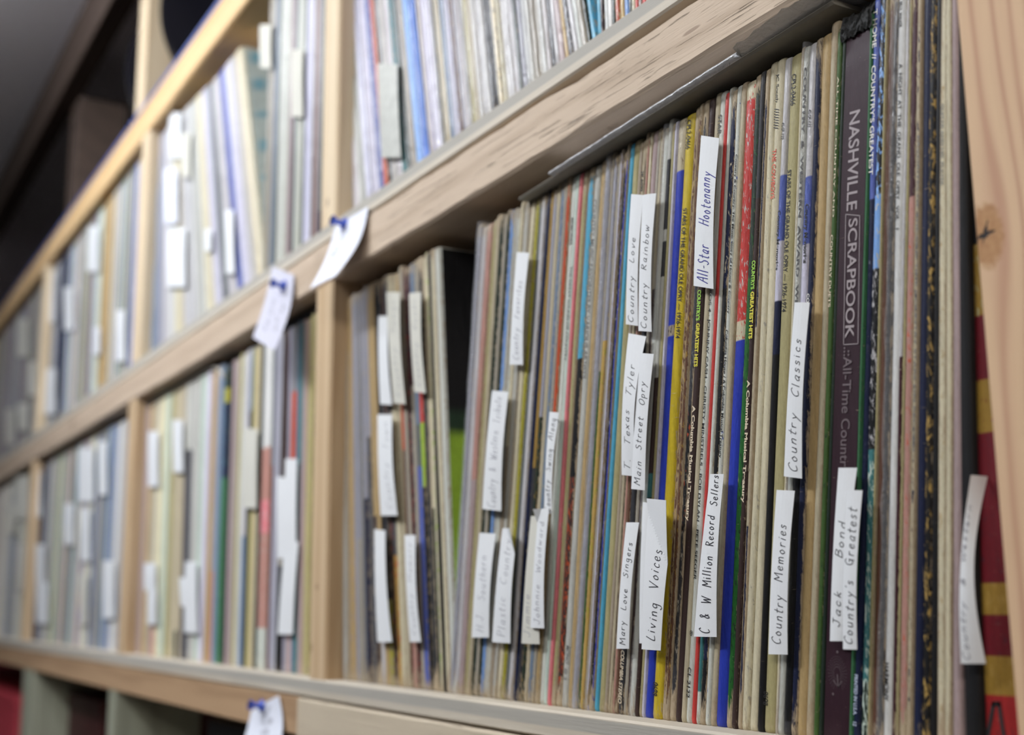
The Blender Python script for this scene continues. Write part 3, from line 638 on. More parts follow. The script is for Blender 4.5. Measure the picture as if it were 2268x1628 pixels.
# -- far bays: random stock of the same pale sleeves
def stock(x0, x1, z0, lean, k, seed, special=()):
    rnd = random.Random(seed); out = []; x = x0
    pale = ['pale grey', 'light grey', 'off-white', 'cream', 'lavender grey', 'pale lavender', 'stone grey', 'beige', 'mid grey', 'taupe', 'grey blue', 'khaki']
    odd = ['slate', 'charcoal', 'blue', 'brown', 'teal', 'dusty pink', 'navy', 'emerald']
    while x < x1 - 0.004:
        t = rnd.uniform(0.0045, 0.0085); nm = rnd.choice(pale) if rnd.random() < 0.82 else rnd.choice(odd)
        for a, b, n2 in special:
            if a <= x < b: nm = n2
        out.append(dict(x0=x, x1=min(x + t, x1), lean=lean(x) if callable(lean) else lean, z0=z0, name=nm, col=jitter(alb(*P[nm], k), 0.15, rnd), o={'gloss': .4, 'wear': .2}, k=k, row=('', ''))); x += t
    return out
def X(px, py): return at(px, py).x
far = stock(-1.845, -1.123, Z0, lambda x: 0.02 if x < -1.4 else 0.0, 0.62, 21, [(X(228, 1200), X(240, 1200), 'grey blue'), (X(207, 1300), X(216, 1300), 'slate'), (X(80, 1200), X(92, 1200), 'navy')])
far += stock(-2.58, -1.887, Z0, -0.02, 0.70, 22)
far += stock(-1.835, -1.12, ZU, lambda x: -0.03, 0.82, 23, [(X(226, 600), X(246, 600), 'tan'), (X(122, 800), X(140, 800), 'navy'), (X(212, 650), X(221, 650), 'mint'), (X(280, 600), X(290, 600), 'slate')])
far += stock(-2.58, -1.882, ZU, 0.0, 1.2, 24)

# individuals: the 300 that show largest
def depth_of(s): return (Vector((s['x0'], 0, s['z0'] + .15)) - CAM).dot(fwd)
cand = specs_lr + specs_ur + sorted(specs_l2 + specs_u2, key=depth_of)
indiv = cand[:300]; rest = cand[300:] + far
keep = set(id(s) for s in indiv)
rnd = random.Random(31)
for s in indiv:
    build_record(s, rnd)
    if s['o'].get('film'): film_for(s, rnd)
allrows = [('lower shelf', 'nearest bay', specs_lr), ('upper shelf', 'nearest bay', specs_ur), ('lower shelf', 'second bay', specs_l2), ('upper shelf', 'second bay', specs_u2)]
for sh, bay, sp in allrows:
    sp = [s for s in sp if id(s) in keep]; sp.sort(key=lambda s: s['x0'])
    where = {('lower shelf', 'nearest bay'): 'near lower shelf', ('upper shelf', 'nearest bay'): 'near upper shelf', ('lower shelf', 'second bay'): 'second bay, lower shelf', ('upper shelf', 'second bay'): 'second bay, upper shelf'}[(sh, bay)]
    last, cnt = None, 0; firstrun = 0
    seen = set()
    for i, s in enumerate(sp):
        lm = s['o'].get('lm')
        if lm and lm not in seen:
            seen.add(lm); last, cnt = lm, 0
            body = lm[4:]
            lab = f"record sleeve, {body}, {where}"
        else:
            cnt += 1
            if last: lab = f"{s['name']} record sleeve, {nth(cnt)} right of {last}"
            else: lab = f"{s['name']} record sleeve, {nth(cnt)} from the post, {where}"
            if last and where not in lab and len(lab.split()) < 14 and bay == 'second bay': lab += ', ' + sh
        tag(s['obj'], lab, 'record', f"records in the {bay}, {sh}")
# the rest of the stock as one mass
V, Fc, A1, A2, A3 = [], [], [], [], []
for s in rest:
    v, f_, a1, a2, a3 = make_record(s, rnd); n0 = len(V)
    V += [(p[0] + s['x0'], p[1] + s['yf'], p[2] + s['z0']) for p in v]; Fc += [tuple(i + n0 for i in q) for q in f_]; A1 += a1; A2 += a2; A3 += a3
ro = mesh('record_row', V, Fc, M_SL, None, (0, 0, 0), False, {'Col': A1, 'Col2': A2, 'Par': A3})
tag(ro, 'far rows of pale record sleeves packed upright, blurred towards the end of the shelves', 'records', None, 'stuff')

# covers seen in the two gaps
def cover_face(s, name, fn):
    ny, nz = 24, 40; V = []; A1 = []; Fc = []
    th = s['x1'] - s['x0']
    for i in range(nz + 1):
        for j in range(ny + 1):
            z = s['h'] * (0.003 + 0.994 * i / nz); y = 0.003 + 0.306 * j / ny
            V.append((th + 0.0002 + s['lean'] * z, y, z)); A1.append(fn(j / ny, i / nz))
    for i in range(nz):
        for j in range(ny): p = i * (ny + 1) + j; Fc.append((p, p + 1, p + ny + 2, p + ny + 1))
    return mesh(name, V, Fc, M_SL, s['obj'], (0, 0, 0), False, {'Col': A1, 'Col2': A1, 'Par': [(0.0, 0.0, 0.25, 0.0)] * len(V)})
sl = [s for s in specs_lr if s['lean'] < 0]
g_lime = alb(150, 185, 60); g_blk = alb(24, 24, 26); g_red = alb(150, 20, 30); g_dgr = alb(40, 60, 44)
def blackgreen(u, v):
    edge = 0.565 + 0.012 * math.sin(u * 60) + 0.01 * math.sin(u * 143)
    if v < edge: return tuple(a * (0.8 + 0.3 * math.sin(u * 31 + v * 17) ** 2) for a in g_lime[:3]) + (1,)
    if v < edge + 0.05: return g_dgr
    if 0.20 < u < 0.34 and 0.74 < v < 0.86: return g_red
    return g_blk
cf = cover_face(sl[-1], 'front_cover', blackgreen); tag(cf, 'black cover art with a lime green lower half')
sw = [s for s in specs_u2 if s['lean'] < -0.3 and id(s) in keep]
if sw:
    s = max(sw, key=lambda q: q['x1'])
    def turq(u, v):
        q = math.sin(v * 70) * math.sin(v * 23 + 1)
        return alb(110, 170, 190, 0.95) if (0.02 < u < 0.05 and q > 0.15) else alb(196, 208, 204, 0.95)
    cf = cover_face(s, 'front_cover', turq); tag(cf, 'pale cover with a column of turquoise marks')

# ------------------------------------------------------------------ printed spine lettering
def rec_at(p, z0, pool):
    for s in pool:
        if 'obj' not in s: continue
        z = p.z - z0; x = p.x - s['lean'] * z
        if s['x0'] <= x <= s['x1']: return s
    return None
def print_text(txt, x0, y0, x1, y1, size, colname, z0=Z0, pool=None, bold=0.014, flip=1, cap=0.73, name='spine_title', shear=0.0):
    """lettering that runs down the spine from one photo point to another"""
    size *= 0.75
    a = at(x0, y0, -0.0003); b = at(x1, y1, -0.0003)
    s = rec_at((a + b) / 2, z0, pool or specs_lr)
    if not s: return None
    cu = bpy.data.curves.new('t', 'FONT'); cu.body = txt; cu.align_x = 'LEFT'; cu.align_y = 'CENTER'; cu.size = 1.0; cu.offset = bold; cu.shear = shear
    to = bpy.data.objects.new('t', cu); COL.objects.link(to)
    dg = bpy.context.evaluated_depsgraph_get(); me = bpy.data.meshes.new_from_object(to.evaluated_get(dg))
    bpy.data.objects.remove(to); bpy.data.curves.remove(cu)
    if not me.vertices: return None
    xs = [v.co.x for v in me.vertices]; ys = [v.co.y for v in me.vertices]
    lx0, lx1 = min(xs), max(xs); my = (min(ys) + max(ys)) / 2; hy = max(ys) - min(ys)
    # world size of 'size' pixels across the spine
    mid = (a + b) / 2; pw = abs(at((x0 + x1) / 2 + size, (y0 + y1) / 2, -0.0003).x - at((x0 + x1) / 2, (y0 + y1) / 2, -0.0003).x)
    th = s['x1'] - s['x0']; pw = min(pw, th * 0.98)
    d = b - a; L = d.length; d.normalize()
    if flip < 0: d = -d; a = b
    up = Vector((-d.z, 0, d.x)) if True else None
    off = Vector((s['x0'], 0, s['z0']))
    yy = -0.00020
    zc = mid.z - off.z; rel_mid = mid.x - off.x - s['lean'] * zc
    pw = min(pw, th - 0.0005); rel_mid = min(th - pw / 2 - 0.0002, max(pw / 2 + 0.0002, rel_mid))
    z_a, z_b = a.z - off.z, b.z - off.z; cs = 1.0 / math.sqrt(1 + s['lean'] ** 2)
    vs = []
    for v in me.vertices:
        u = (v.co.x - lx0) / (lx1 - lx0); w_ = (v.co.y - my) / hy * pw * flip
        z = z_a + (z_b - z_a) * u
        rel = rel_mid + w_
        vs.append((s['lean'] * z + rel, yy, z - w_ * s['lean'] * cs))
    o = mesh(name, vs, [tuple(p.vertices) for p in me.polygons], mat_print(colname, PC[colname]), s['obj'])
    bpy.data.meshes.remove(me)
    return o
PC = {'black': (28, 28, 30), 'silver': (150, 140, 142), 'dim_silver': (96, 84, 88), 'white': (225, 222, 215), 'red': (196, 70, 48), 'grey': (110, 110, 108), 'lime': (140, 190, 60), 'yellow': (205, 195, 60), 'cream': (205, 190, 165), 'purple': (70, 60, 150), 'bluewhite': (190, 200, 225), 'teal': (60, 130, 130), 'brown': (90, 60, 40)}
T = print_text
T('NASHVILLE', 1893, 243, 1880, 466, 32, 'silver', bold=0.012)
T('SCRAPBOOK', 1884, 484, 1880, 748, 27, 'silver', bold=0.012)
T('.::All-Time Countr', 1873, 768, 1868, 1034, 26, 'dim_silver', bold=0.01)
T("T HOME  //  COUNTRY'S GREATEST", 1933, 20, 1921, 388, 13, 'white', bold=0.01)
T('PRINTED IN U.S.A.    12', 1888, 1494, 1884, 1608, 10, 'bluewhite')
T('BILLY  WALKER', 1992, 2, 1989, 60, 9, 'black'); 
T('A  NIGHT  AT  THE  GRAND  OLE  OPRY   VOL   1', 1989, 140, 1984, 506, 10, 'black', bold=0.008)
T('HARMONY', 1961, 1468, 1957, 1553, 12, 'black', bold=0.02)
T('GUITAR AND HIS  PLAYER', 2083, 230, 2085, 410, 8, 'grey')
T('FAVORITES OF THE OLD TIME COUNTRY STARS ON RECORD', 2034, 300, 2024, 1000, 7, 'grey')
T('CPL2-0466', 1754, 163, 1752, 232, 13, 'black'); T('STARS OF THE GRAND OLE OPRY \u2014 1926-1974', 1745, 375, 1731, 690, 12, 'black'); T('0698', 1692, 1532, 1690, 1562, 13, 'black', bold=0.01)
T('CPL2-0466', 1526, 265, 1521, 330, 13, 'black'); T('STARS OF THE GRAND OLE OPRY \u2014 1926-1974', 1516, 461, 1499, 749, 12, 'black'); T('0698', 1451, 1511, 1449, 1541, 13, 'black', bold=0.01)
T('4S-SP-122', 1731, 270, 1729, 308, 8, 'black', bold=0.01); T('Country Memories', 1720, 466, 1716, 598, 9, 'black', bold=0.03)
T('4S-SP-122', 1791, 241, 1788, 281, 8, 'black', bold=0.01); T('Country Memories', 1785, 450, 1776, 583, 12, 'black', bold=0.035)
T('THE COWBOYS', 1709, 331, 1703, 441, 11, 'red', bold=0.015); T('JC South', 1717, 163, 1714, 226, 10, 'black', bold=0.01); T('////////', 1717, 238, 1714, 286, 14, 'black')
T('COUNTRY  &  WESTERN  AWARD  WI', 1779, 150, 1764, 668, 9, 'black', bold=0.03)
T('COUNTRY DUETS', 1841, 520, 1836, 680, 7, 'cream'); T('ALL TIME COUNTRY AND', 1853, 170, 1847, 480, 5, 'cream')
T("COUNTRY'S", 1674, 575, 1668, 640, 11, 'lime', bold=0.04); T('GREATEST HITS', 1668, 645, 1662, 750, 11, 'yellow', bold=0.04)
T('A Columbia Musical Treasury', 1655, 842, 1640, 1114, 12, 'cream', bold=0.035)
T("COUNTRY'S", 1548, 642, 1544, 710, 11, 'lime', bold=0.04); T('GREATEST HITS', 1544, 716, 1540, 812, 11, 'yellow', bold=0.04)
T('A Columbia Musical Treasury', 1534, 898, 1521, 1154, 12, 'cream', bold=0.035)
T('STAR', 1589, 256, 1586, 300, 10, 'black', bold=0.01)
T('ROS 4 \u00b7 JOHNNY CASH \u00b7 CHRISTY MINSTRELS \u00b7 BOB DYLAN \u00b7 PETE SEEGER', 1569, 642, 1535, 1284, 9, 'black', bold=0.012)
T('\u00ae', 1528, 1396, 1528, 1408, 8, 'black'); T('CL 2122', 1523, 1478, 1520, 1545, 9, 'black', bold=0.01)
T('Country & Country: The Music Story of House & Country', 1631, 340, 1608, 695, 7, 'black', bold=0.015)
T('Columbia House / A Columbia Musical Treasury', 1607, 730, 1591, 1014, 9, 'black', bold=0.02)
T('CO', 1787, 650, 1786, 670, 8, 'white')
T('COLUMBIA STEREO', 1377, 1441, 1369, 1558, 10, 'cream', bold=0.015, shear=0.2)
T('COUNTRY MUSIC FAVORITES BY VARIOUS ARTISTS', 1317, 440, 1288, 838, 8, 'grey', bold=0.01)
T('MEMORIES', 1267, 480, 1263, 540, 8, 'grey'); T('THE GREAT SOUND OF COUNTRY', 1262, 590, 1246, 800, 7, 'grey')
T('\u00a9 2', 1250, 1480, 1247, 1506, 8, 'grey'); T('MONO', 1254, 1430, 1252, 1470, 8, 'grey')
T('2P 6099', 1419, 378, 1416, 424, 8, 'black')
# drawn box round the second word of the wide plum spine, and the fan emblem at its foot
plum = [s for s in specs_lr if s['name'] == 'plum'][0]
def local(s, px, py, y=-0.00022):
    p = at(px, py, -0.0003); return Vector((p.x - s['x0'], y, p.z - s['z0']))
def strip(pts, w, m, parent, name, closed=False):
    V = []; Fc = []
    n = len(pts); seg = n if closed else n - 1
    for i in range(seg):
        a, b = Vector(pts[i]), Vector(pts[(i + 1) % n]); d = (b - a)
        if d.length < 1e-7: continue
        d.normalize(); nn = Vector((-d.z, 0, d.x)) * w / 2; k = len(V); a = a - d * w * .4; b = b + d * w * .4
        V += [a - nn, b - nn, b + nn, a + nn]; Fc.append((k, k + 1, k + 2, k + 3))
    return mesh(name, V, Fc, m, parent)
q = [local(plum, *p) for p in ((1870, 474), (1901, 477), (1897, 761), (1865, 763))]
strip(q, 0.00035, mat_print('silver', PC['silver']), plum['obj'], 'title_frame', True)
c0 = local(plum, 1851, 1492); V = []; Fc = []
sxw = abs(local(plum, 1852, 1492).x - c0.x); szw = abs(local(plum, 1851, 1493).z - c0.z)
def dot(cx_, cz_, r):
    k = len(V)
    for i in range(8): V.append((cx_ + r * math.cos(i * math.pi / 4), -0.00022, cz_ + r * math.sin(i * math.pi / 4)))
    Fc.append(tuple(k + i for i in range(8)))
for rr_ in (8, 11, 14, 17, 20):
    for i in range(26):
        th_ = math.radians(-60 + 300 * i / 25)
        dot(c0.x + rr_ * sxw * math.cos(th_), c0.z + rr_ * 1.9 * szw * math.sin(th_), 0.00018)
dot(c0.x + 3 * sxw, c0.z + 48 * szw, 0.0006); dot(c0.x - 12 * sxw, c0.z - 46 * szw, 0.0006)
for i in range(20): dot(c0.x + (i - 10) * .9 * sxw, c0.z - (30 + abs(i - 10) * -1.4) * szw, 0.0003)
for i in range(10): dot(c0.x, c0.z - (3 + i * 3) * szw, 0.00035)
mesh('fan_emblem', V, Fc, mat_print('dim_silver', PC['dim_silver']), plum['obj'])
# big black letter on the red block of the last spine
ls = specs_lr[-1]
strip([local(ls, 2172, 1628, -.0003), local(ls, 2184, 1560, -.0003), local(ls, 2196, 1560, -.0003), local(ls, 2206, 1628, -.0003)], 0.0016, mat_print('black', PC['black']), ls['obj'], 'cover_letter')

# ------------------------------------------------------------------ handwriting: a small single-stroke alphabet (width, strokes)
G = {
'A': (.62, ['0,0 .32,1 .58,0', '.12,.38 .5,.4']), 'C': (.55, ['.52,.85 .35,1 .1,.75 .03,.35 .2,.02 .5,.12']), 'F': (.5, ['.1,0 .14,1', '.1,1 .52,1', '.1,.52 .42,.54']),
'H': (.6, ['.06,0 .1,1', '.55,0 .58,1', '.08,.5 .56,.52']), 'J': (.5, ['.2,1 .55,1', '.4,1 .38,.3 .25,.0 .05,.1 .04,.2']), 'L': (.48, ['.1,1 .06,.02 .48,.03']), 'B': (.52, ['.08,0 .1,1', '.1,1 .45,.9 .4,.6 .12,.53', '.12,.53 .5,.42 .46,.1 .08,0']),
'M': (.78, ['.04,0 .12,1', '.12,1 .38,.35', '.38,.35 .68,1', '.68,1 .74,0']), 'N': (.62, ['.05,0 .08,1', '.08,1 .52,.02', '.52,.02 .56,1']), 'R': (.55, ['.08,0 .1,1', '.1,1 .46,.88 .4,.58 .1,.5', '.16,.5 .54,0']), 'G': (.58, ['.5,.85 .3,1 .06,.7 .08,.25 .3,.02 .5,.2', '.3,.42 .56,.44', '.5,.44 .5,-.1']),
'S': (.48, ['.44,.88 .28,1 .1,.82 .2,.58 .4,.42 .42,.15 .22,0 .02,.1']), 'T': (.55, ['.0,.98 .56,1', '.28,1 .22,0']), 'V': (.55, ['.0,1 .24,0', '.24,0 .56,1']), 'W': (.8, ['.0,1 .2,0', '.2,0 .4,.75', '.4,.75 .58,0', '.58,0 .8,1']), 'K': (.52, ['.08,0 .1,1', '.5,.95 .12,.45', '.2,.52 .52,0']), 'O': (.6, ['.3,1 .05,.7 .08,.2 .32,0 .55,.3 .52,.8 .3,1']), 'D': (.58, ['.08,0 .1,1', '.1,1 .52,.75 .5,.2 .08,0']), 'P': (.5, ['.08,0 .1,1', '.1,1 .48,.88 .42,.55 .1,.48']),
'a': (.45, ['.4,.45 .2,.52 .05,.25 .15,.02 .38,.2', '.4,.48 .36,.05 .45,.0']), 'b': (.42, ['.08,1 .06,0', '.06,.25 .25,.5 .4,.3 .28,.02 .06,.05']), 'c': (.38, ['.36,.42 .2,.52 .05,.28 .14,.02 .36,.08']), 'd': (.45, ['.4,.42 .2,.5 .05,.25 .18,.0 .38,.15', '.42,1 .4,0']),
'e': (.4, ['.06,.26 .34,.32 .3,.5 .12,.48 .04,.22 .18,.0 .4,.1']), 'f': (.34, ['.4,.9 .26,1 .16,.8 .14,0', '.0,.5 .34,.52']), 'g': (.44, ['.38,.45 .18,.52 .06,.28 .18,.06 .38,.22', '.4,.5 .38,-.25 .2,-.42 .04,-.3']), 'h': (.42, ['.08,1 .06,0', '.06,.3 .25,.52 .36,.38 .38,0']), 'i': (.18, ['.08,.5 .08,0', '.1,.72 .11,.76']),
'k': (.4, ['.08,1 .06,0', '.34,.5 .08,.25', '.12,.28 .38,0']), 'l': (.18, ['.1,1 .07,0']), 'm': (.66, ['.05,.5 .06,0', '.06,.3 .2,.52 .3,.4 .3,0', '.3,.3 .46,.52 .58,.4 .6,0']), 'n': (.44, ['.05,.5 .06,0', '.06,.3 .22,.52 .36,.42 .38,0']), 'o': (.42, ['.2,.5 .04,.3 .1,.04 .26,.0 .38,.25 .2,.5']), 'p': (.42, ['.06,.5 .05,-.4', '.06,.3 .25,.52 .38,.3 .25,.02 .06,.1']),
'r': (.36, ['.06,.5 .07,0', '.07,.3 .18,.5 .36,.48']), 's': (.34, ['.32,.45 .16,.52 .08,.36 .28,.2 .24,.02 .03,.04']), 't': (.34, ['.17,.9 .15,.08 .32,.02', '.0,.58 .36,.6']), 'u': (.42, ['.05,.5 .06,.1 .2,.0 .36,.15', '.38,.5 .38,0']), 'v': (.4, ['.02,.5 .17,0', '.17,0 .38,.52']), 'w': (.58, ['.02,.5 .12,0 .28,.42', '.28,.42 .38,0 .56,.52']),
'x': (.4, ['.02,.5 .36,0', '.38,.52 .02,0']), 'y': (.44, ['.04,.5 .22,.12', '.42,.52 .08,-.42']), '&': (.5, ['.48,.1 .1,.75 .22,.95 .34,.75 .05,.25 .2,.0 .48,.4']), '-': (.3, ['.02,.4 .26,.42']), "'": (.14, ['.08,1 .05,.8']), '.': (.16, ['.06,.0 .07,.04']), ' ': (.85, [])}
def smooth(pts):
    if len(pts) < 3: return [tuple(pts[0][j] + (pts[-1][j] - pts[0][j]) * k / 5 for j in (0, 1)) for k in range(6)]
    out = []
    for i in range(len(pts) - 1):
        p0 = pts[max(i - 1, 0)]; p1 = pts[i]; p2 = pts[i + 1]; p3 = pts[min(i + 2, len(pts) - 1)]
        for k in range(5):
            t = k / 5
            out.append(tuple(0.5 * ((2 * p1[j]) + (-p0[j] + p2[j]) * t + (2 * p0[j] - 5 * p1[j] + 4 * p2[j] - p3[j]) * t * t + (-p0[j] + 3 * p1[j] - 3 * p2[j] + p3[j]) * t ** 3) for j in (0, 1)))
    out.append(pts[-1]); return out

def paper_strip(name, quad, ys, m, text=None, ink=None, label='', cat='divider', group=None, bow=0.0012, pen=0.00036, tsize=0.44, u0=0.06, u1=0.94, seed=0, dog=None, center=0.5, lines=None, thick=0.00022):
    """quad: photo points TL, TR, BR, BL; ys: depth of those four corners. Surface coordinates: u runs up the strip, v across it from its left edge"""
    rnd = random.Random(seed + 5)
    tl, tr, br, bl = [at(*p, y) for p, y in zip(quad, ys)]
    org = (bl + br) / 2
    def sp(u, v):
        l = bl.lerp(tl, u); r = br.lerp(tr, u); p = l.lerp(r, v)
        y = -bow * math.sin(math.pi * u) * (0.6 + 0.8 * v) - 0.0006 * math.sin(v * math.pi)
        if dog:       # a corner bent outward: dog = (u, v, size, lift)
            d = (abs(u - dog[0]) / dog[2] + abs(v - dog[1]) / (dog[2] * 3))
            if d < 1: y -= dog[3] * (1 - d)
        return p + Vector((0, y, 0))
    nu, nv = (60, 14) if dog else (22, 5); V = []; Fc = []
    for side in (0, 1):
        for i in range(nu + 1):
            for j in range(nv + 1): V.append(sp(i / nu, j / nv) + Vector((0, thick * side, 0)) - org)
    k = (nu + 1) * (nv + 1)
    for i in range(nu):
        for j in range(nv):
            a = i * (nv + 1) + j; Fc.append((a, a + 1, a + nv + 2, a + nv + 1)); Fc.append((k + a, k + a + nv + 1, k + a + nv + 2, k + a + 1))
    rim = [j for j in range(nv + 1)] + [i * (nv + 1) + nv for i in range(1, nu + 1)] + [nu * (nv + 1) + j for j in range(nv - 1, -1, -1)] + [i * (nv + 1) for i in range(nu - 1, 0, -1)]
    for a, b in zip(rim, rim[1:] + rim[:1]): Fc.append((b, a, a + k, b + k))
    o = mesh(name, V, Fc, m, None, tuple(org)); tag(o, label, cat, group)
    jobs = []
    if text: jobs.append((text, u0, u1, center, tsize))
    for ln in (lines or []): jobs.append(ln)
    if jobs:
        hl = (tl - bl).length; wl = max((tr - tl).length, 1e-5); V = []; Fc = []
        for (tx, a0, a1, cen, ts) in jobs:
            total = sum(G.get(ch, G[' '])[0] + 0.26 for ch in tx)
            su = (a1 - a0) / total; x = 0.0
            ph = rnd.uniform(0, 6)
            for ch in tx:
                wd, st = G.get(ch, G[' '])
                jy = rnd.uniform(-0.03, 0.03); jr = rnd.uniform(0.12, 0.30)
                for s_ in st:
                    pts = smooth([tuple(float(c) for c in q.split(',')) for q in s_.split()])
                    uv = [(a0 + (x + px + jr * py) * su, cen + ts / 2 - (py + jy) * ts + 0.04 * math.sin(ph + x)) for px, py in pts]
                    for p, q in zip(uv, uv[1:]):
                        A, B = sp(*p), sp(*q); d = B - A
                        if d.length < 1e-7: continue
                        d.normalize(); nn = Vector((-d.z, 0, d.x)) * pen / 2; kk = len(V); A = A - d * pen * .3 + Vector((0, -.00012, 0)) - org; B = B + d * pen * .3 + Vector((0, -.00012, 0)) - org
                        V += [A - nn, B - nn, B + nn, A + nn]; Fc.append((kk, kk + 1, kk + 2, kk + 3))
                x += wd + 0.26
        mesh('handwriting', V, Fc, ink or M_INK, o)
    return o

YT = (-0.0040,) * 4; G1 = 'paper dividers in the nearest bay, lower shelf'
def D_(quad, text, label, **kw):
    ys = kw.pop('ys', YT); m = kw.pop('m', M_PAPER)
    return paper_strip('paper_divider', quad, ys, m, text, kw.pop('ink', M_INK), label, 'divider', kw.pop('group', G1), seed=len(label), **kw)
D_([(1553, 300), (1593, 306), (1580, 640), (1536, 633)], 'All-Star  Hootenanny', 'white divider written in blue ink, slipped in beside the bright red spine', ink=M_INKB, pen=.00046, u0=.03, u1=.77, tsize=.55)
D_([(1398, 430), (1425, 432), (1413, 722), (1386, 718)], 'Country Love', 'white divider lettered Country Love, standing above the cream records', u0=.02, u1=.68, ys=(-.0036,) * 4)
D_([(1424, 432), (1453, 428), (1443, 735), (1414, 733)], 'Country Rainbow', 'white divider lettered Country Rainbow, touching the Country Love one', u0=.02, u1=.78, ys=(-.0050,) * 4)
D_([(1392, 738), (1431, 745), (1408, 1055), (1377, 1052)], 'T. Texas Tyler', 'tall curled divider just under the Country Love one', u0=.04, u1=.80, ys=(-.0036,) * 4, bow=.003)
D_([(1417, 782), (1448, 784), (1428, 1086), (1398, 1083)], 'Main Street Opry', 'white divider overlapping the curled one, ending in the word Opry', u0=.03, u1=.80, ys=(-.0062,) * 4, bow=.001)
D_([(1437, 1104), (1500, 1109), (1463, 1441), (1421, 1438)], 'Living Voices', 'wide white divider with a diagonal crease at the foot of the yellow spine', u0=.06, u1=.68, tsize=.42, center=.52, pen=.00046, dog=(1, 1, .42, .007), ys=(-.0060, -.0075, -.0060, -.0060))
D_([(1424, 1112), (1440, 1114), (1432, 1425), (1416, 1425)], None, 'narrow blank divider peeping out behind the wide creased one', ys=(-.0022,) * 4)
D_([(1387, 1157), (1415, 1157), (1393, 1437), (1365, 1437)], 'Mary Love Singers', 'white divider whose middle word is Love, low beside the aqua spine', u0=.03, u1=.85, pen=.00036)
D_([(1573, 1050), (1603, 1050), (1587, 1411), (1537, 1410)], 'C & W Million Record Sellers', 'long white divider against the royal blue taped spine', u0=.02, u1=1.0, tsize=.48, ys=(-.0045,) * 4, pen=.00042)
D_([(1760, 670), (1793, 670), (1776, 1060), (1736, 1055)], 'Country Classics', 'stained white divider lettered Country Classics, high beside the tan spines', u0=.03, u1=.80, tsize=.5, ys=(-.0045,) * 4)
D_([(1720, 1085), (1760, 1087), (1744, 1450), (1702, 1449)], 'Country Memories', 'white divider lettered Country Memories, low on the khaki spine', u0=.06, u1=.80, tsize=.5, ys=(-.0045,) * 4)
D_([(1857, 1036), (1898, 1036), (1868, 1420), (1838, 1420)], 'Jack  Bond', 'divider behind another, low on the wide plum spine', u0=.08, u1=.70, tsize=.5, ys=(-.0036,) * 4)
D_([(1875, 1086), (1910, 1086), (1898, 1439), (1867, 1438)], "Country's Greatest", 'front one of the two overlapping dividers low on the plum spine', u0=.03, u1=.90, tsize=.6, ys=(-.0060,) * 4)
D_([(2150, 1052), (2187, 1055), (2183, 1470), (2128, 1470)], 'Country & Western', 'broad bulging divider in front of the dark gap next to the knotted post', u0=.02, u1=.85, tsize=.35, center=.25, ys=(-.003, .004, -.003, -.007), bow=.005, ink=M_INKG)
D_([(1176, 1143), (1200, 1143), (1195, 1427), (1155, 1425)], 'Jimmie', 'wide pale divider tucked behind the one reading upwards', u0=.05, u1=.4, tsize=.4, center=.3, ys=(-.0036,) * 4, m=M_PAPER2, ink=M_INKG)
D_([(1193, 1128), (1216, 1125), (1205, 1392), (1175, 1390)], 'Johnnie Woodward', 'curl-topped divider over the wide pale one beside the rust-topped spine', u0=.03, u1=.90, ys=(-.0060,) * 4, dog=(1, 0, .12, .004), ink=M_INKG)
D_([(1217, 912), (1238, 914), (1222, 1138), (1205, 1138)], 'Country Swing Along', 'narrow divider in front of the off-white spine by the thin pinkish red one', u0=.02, u1=.95, tsize=.6, ys=(-.0045,) * 4)
D_([(1113, 1170), (1147, 1170), (1130, 1425), (1090, 1422)], 'Plastic Country', 'divider with a folded top corner below the olive yellow spine', u0=.05, u1=.92, ys=(-.0045,) * 4, dog=(1, 1, .22, .006), ink=M_INKG)
D_([(1062, 1180), (1098, 1182), (1083, 1412), (1045, 1412)], 'H.J. Southern', 'white divider low under the one longest divider left of the light blue spine', u0=.05, u1=.80, ys=(-.0045,) * 4, ink=M_INKG)
D_([(1090, 865), (1126, 868), (1110, 1132), (1068, 1127)], 'Country & Western Tribute', 'wide white divider crossing the light blue spine at mid height', u0=.02, u1=.96, ys=(-.0045,) * 4, ink=M_INKG)
D_([(1145, 558), (1172, 560), (1158, 808), (1129, 808)], 'Country Favorites', 'white divider highest of those near the olive yellow spine', u0=.04, u1=.75, ys=(-.0045,) * 4, ink=M_INKG)
D_([(906, 650), (932, 647), (943, 871), (918, 868)], 'Country Roads', 'divider with a clipped corner nearest the thick white sleeve by the gap', tsize=.4, ys=(-.0045,) * 4, ink=M_INKG, m=M_PAPER2)
D_([(855, 647), (885, 647), (898, 895), (872, 893)], 'Country Songs', 'pale divider leaning over its brighter neighbour, top of the leaning group', tsize=.4, ys=(-.0052,) * 4, ink=M_INKG, m=M_PAPER2)
D_([(838, 700), (859, 700), (868, 897), (842, 895)], None, 'bright blank divider half under the pale leaning one', ys=(-.0040,) * 4)
D_([(836, 918), (868, 918), (880, 1142), (843, 1142)], 'Country Town', 'wide divider at mid height of the leaning group near the middle post', tsize=.35, center=.6, ys=(-.0045,) * 4, ink=M_INKG)
D_([(829, 1172), (853, 1175), (868, 1422), (836, 1422)], None, 'low white divider of the leaning group, nearer the middle post', ys=(-.0045,) * 4)
D_([(896, 1185), (920, 1185), (932, 1422), (908, 1422)], 'Country Memory', 'low white divider touching the blue spine of the leaning group', tsize=.4, ys=(-.0045,) * 4, ink=M_INKG)
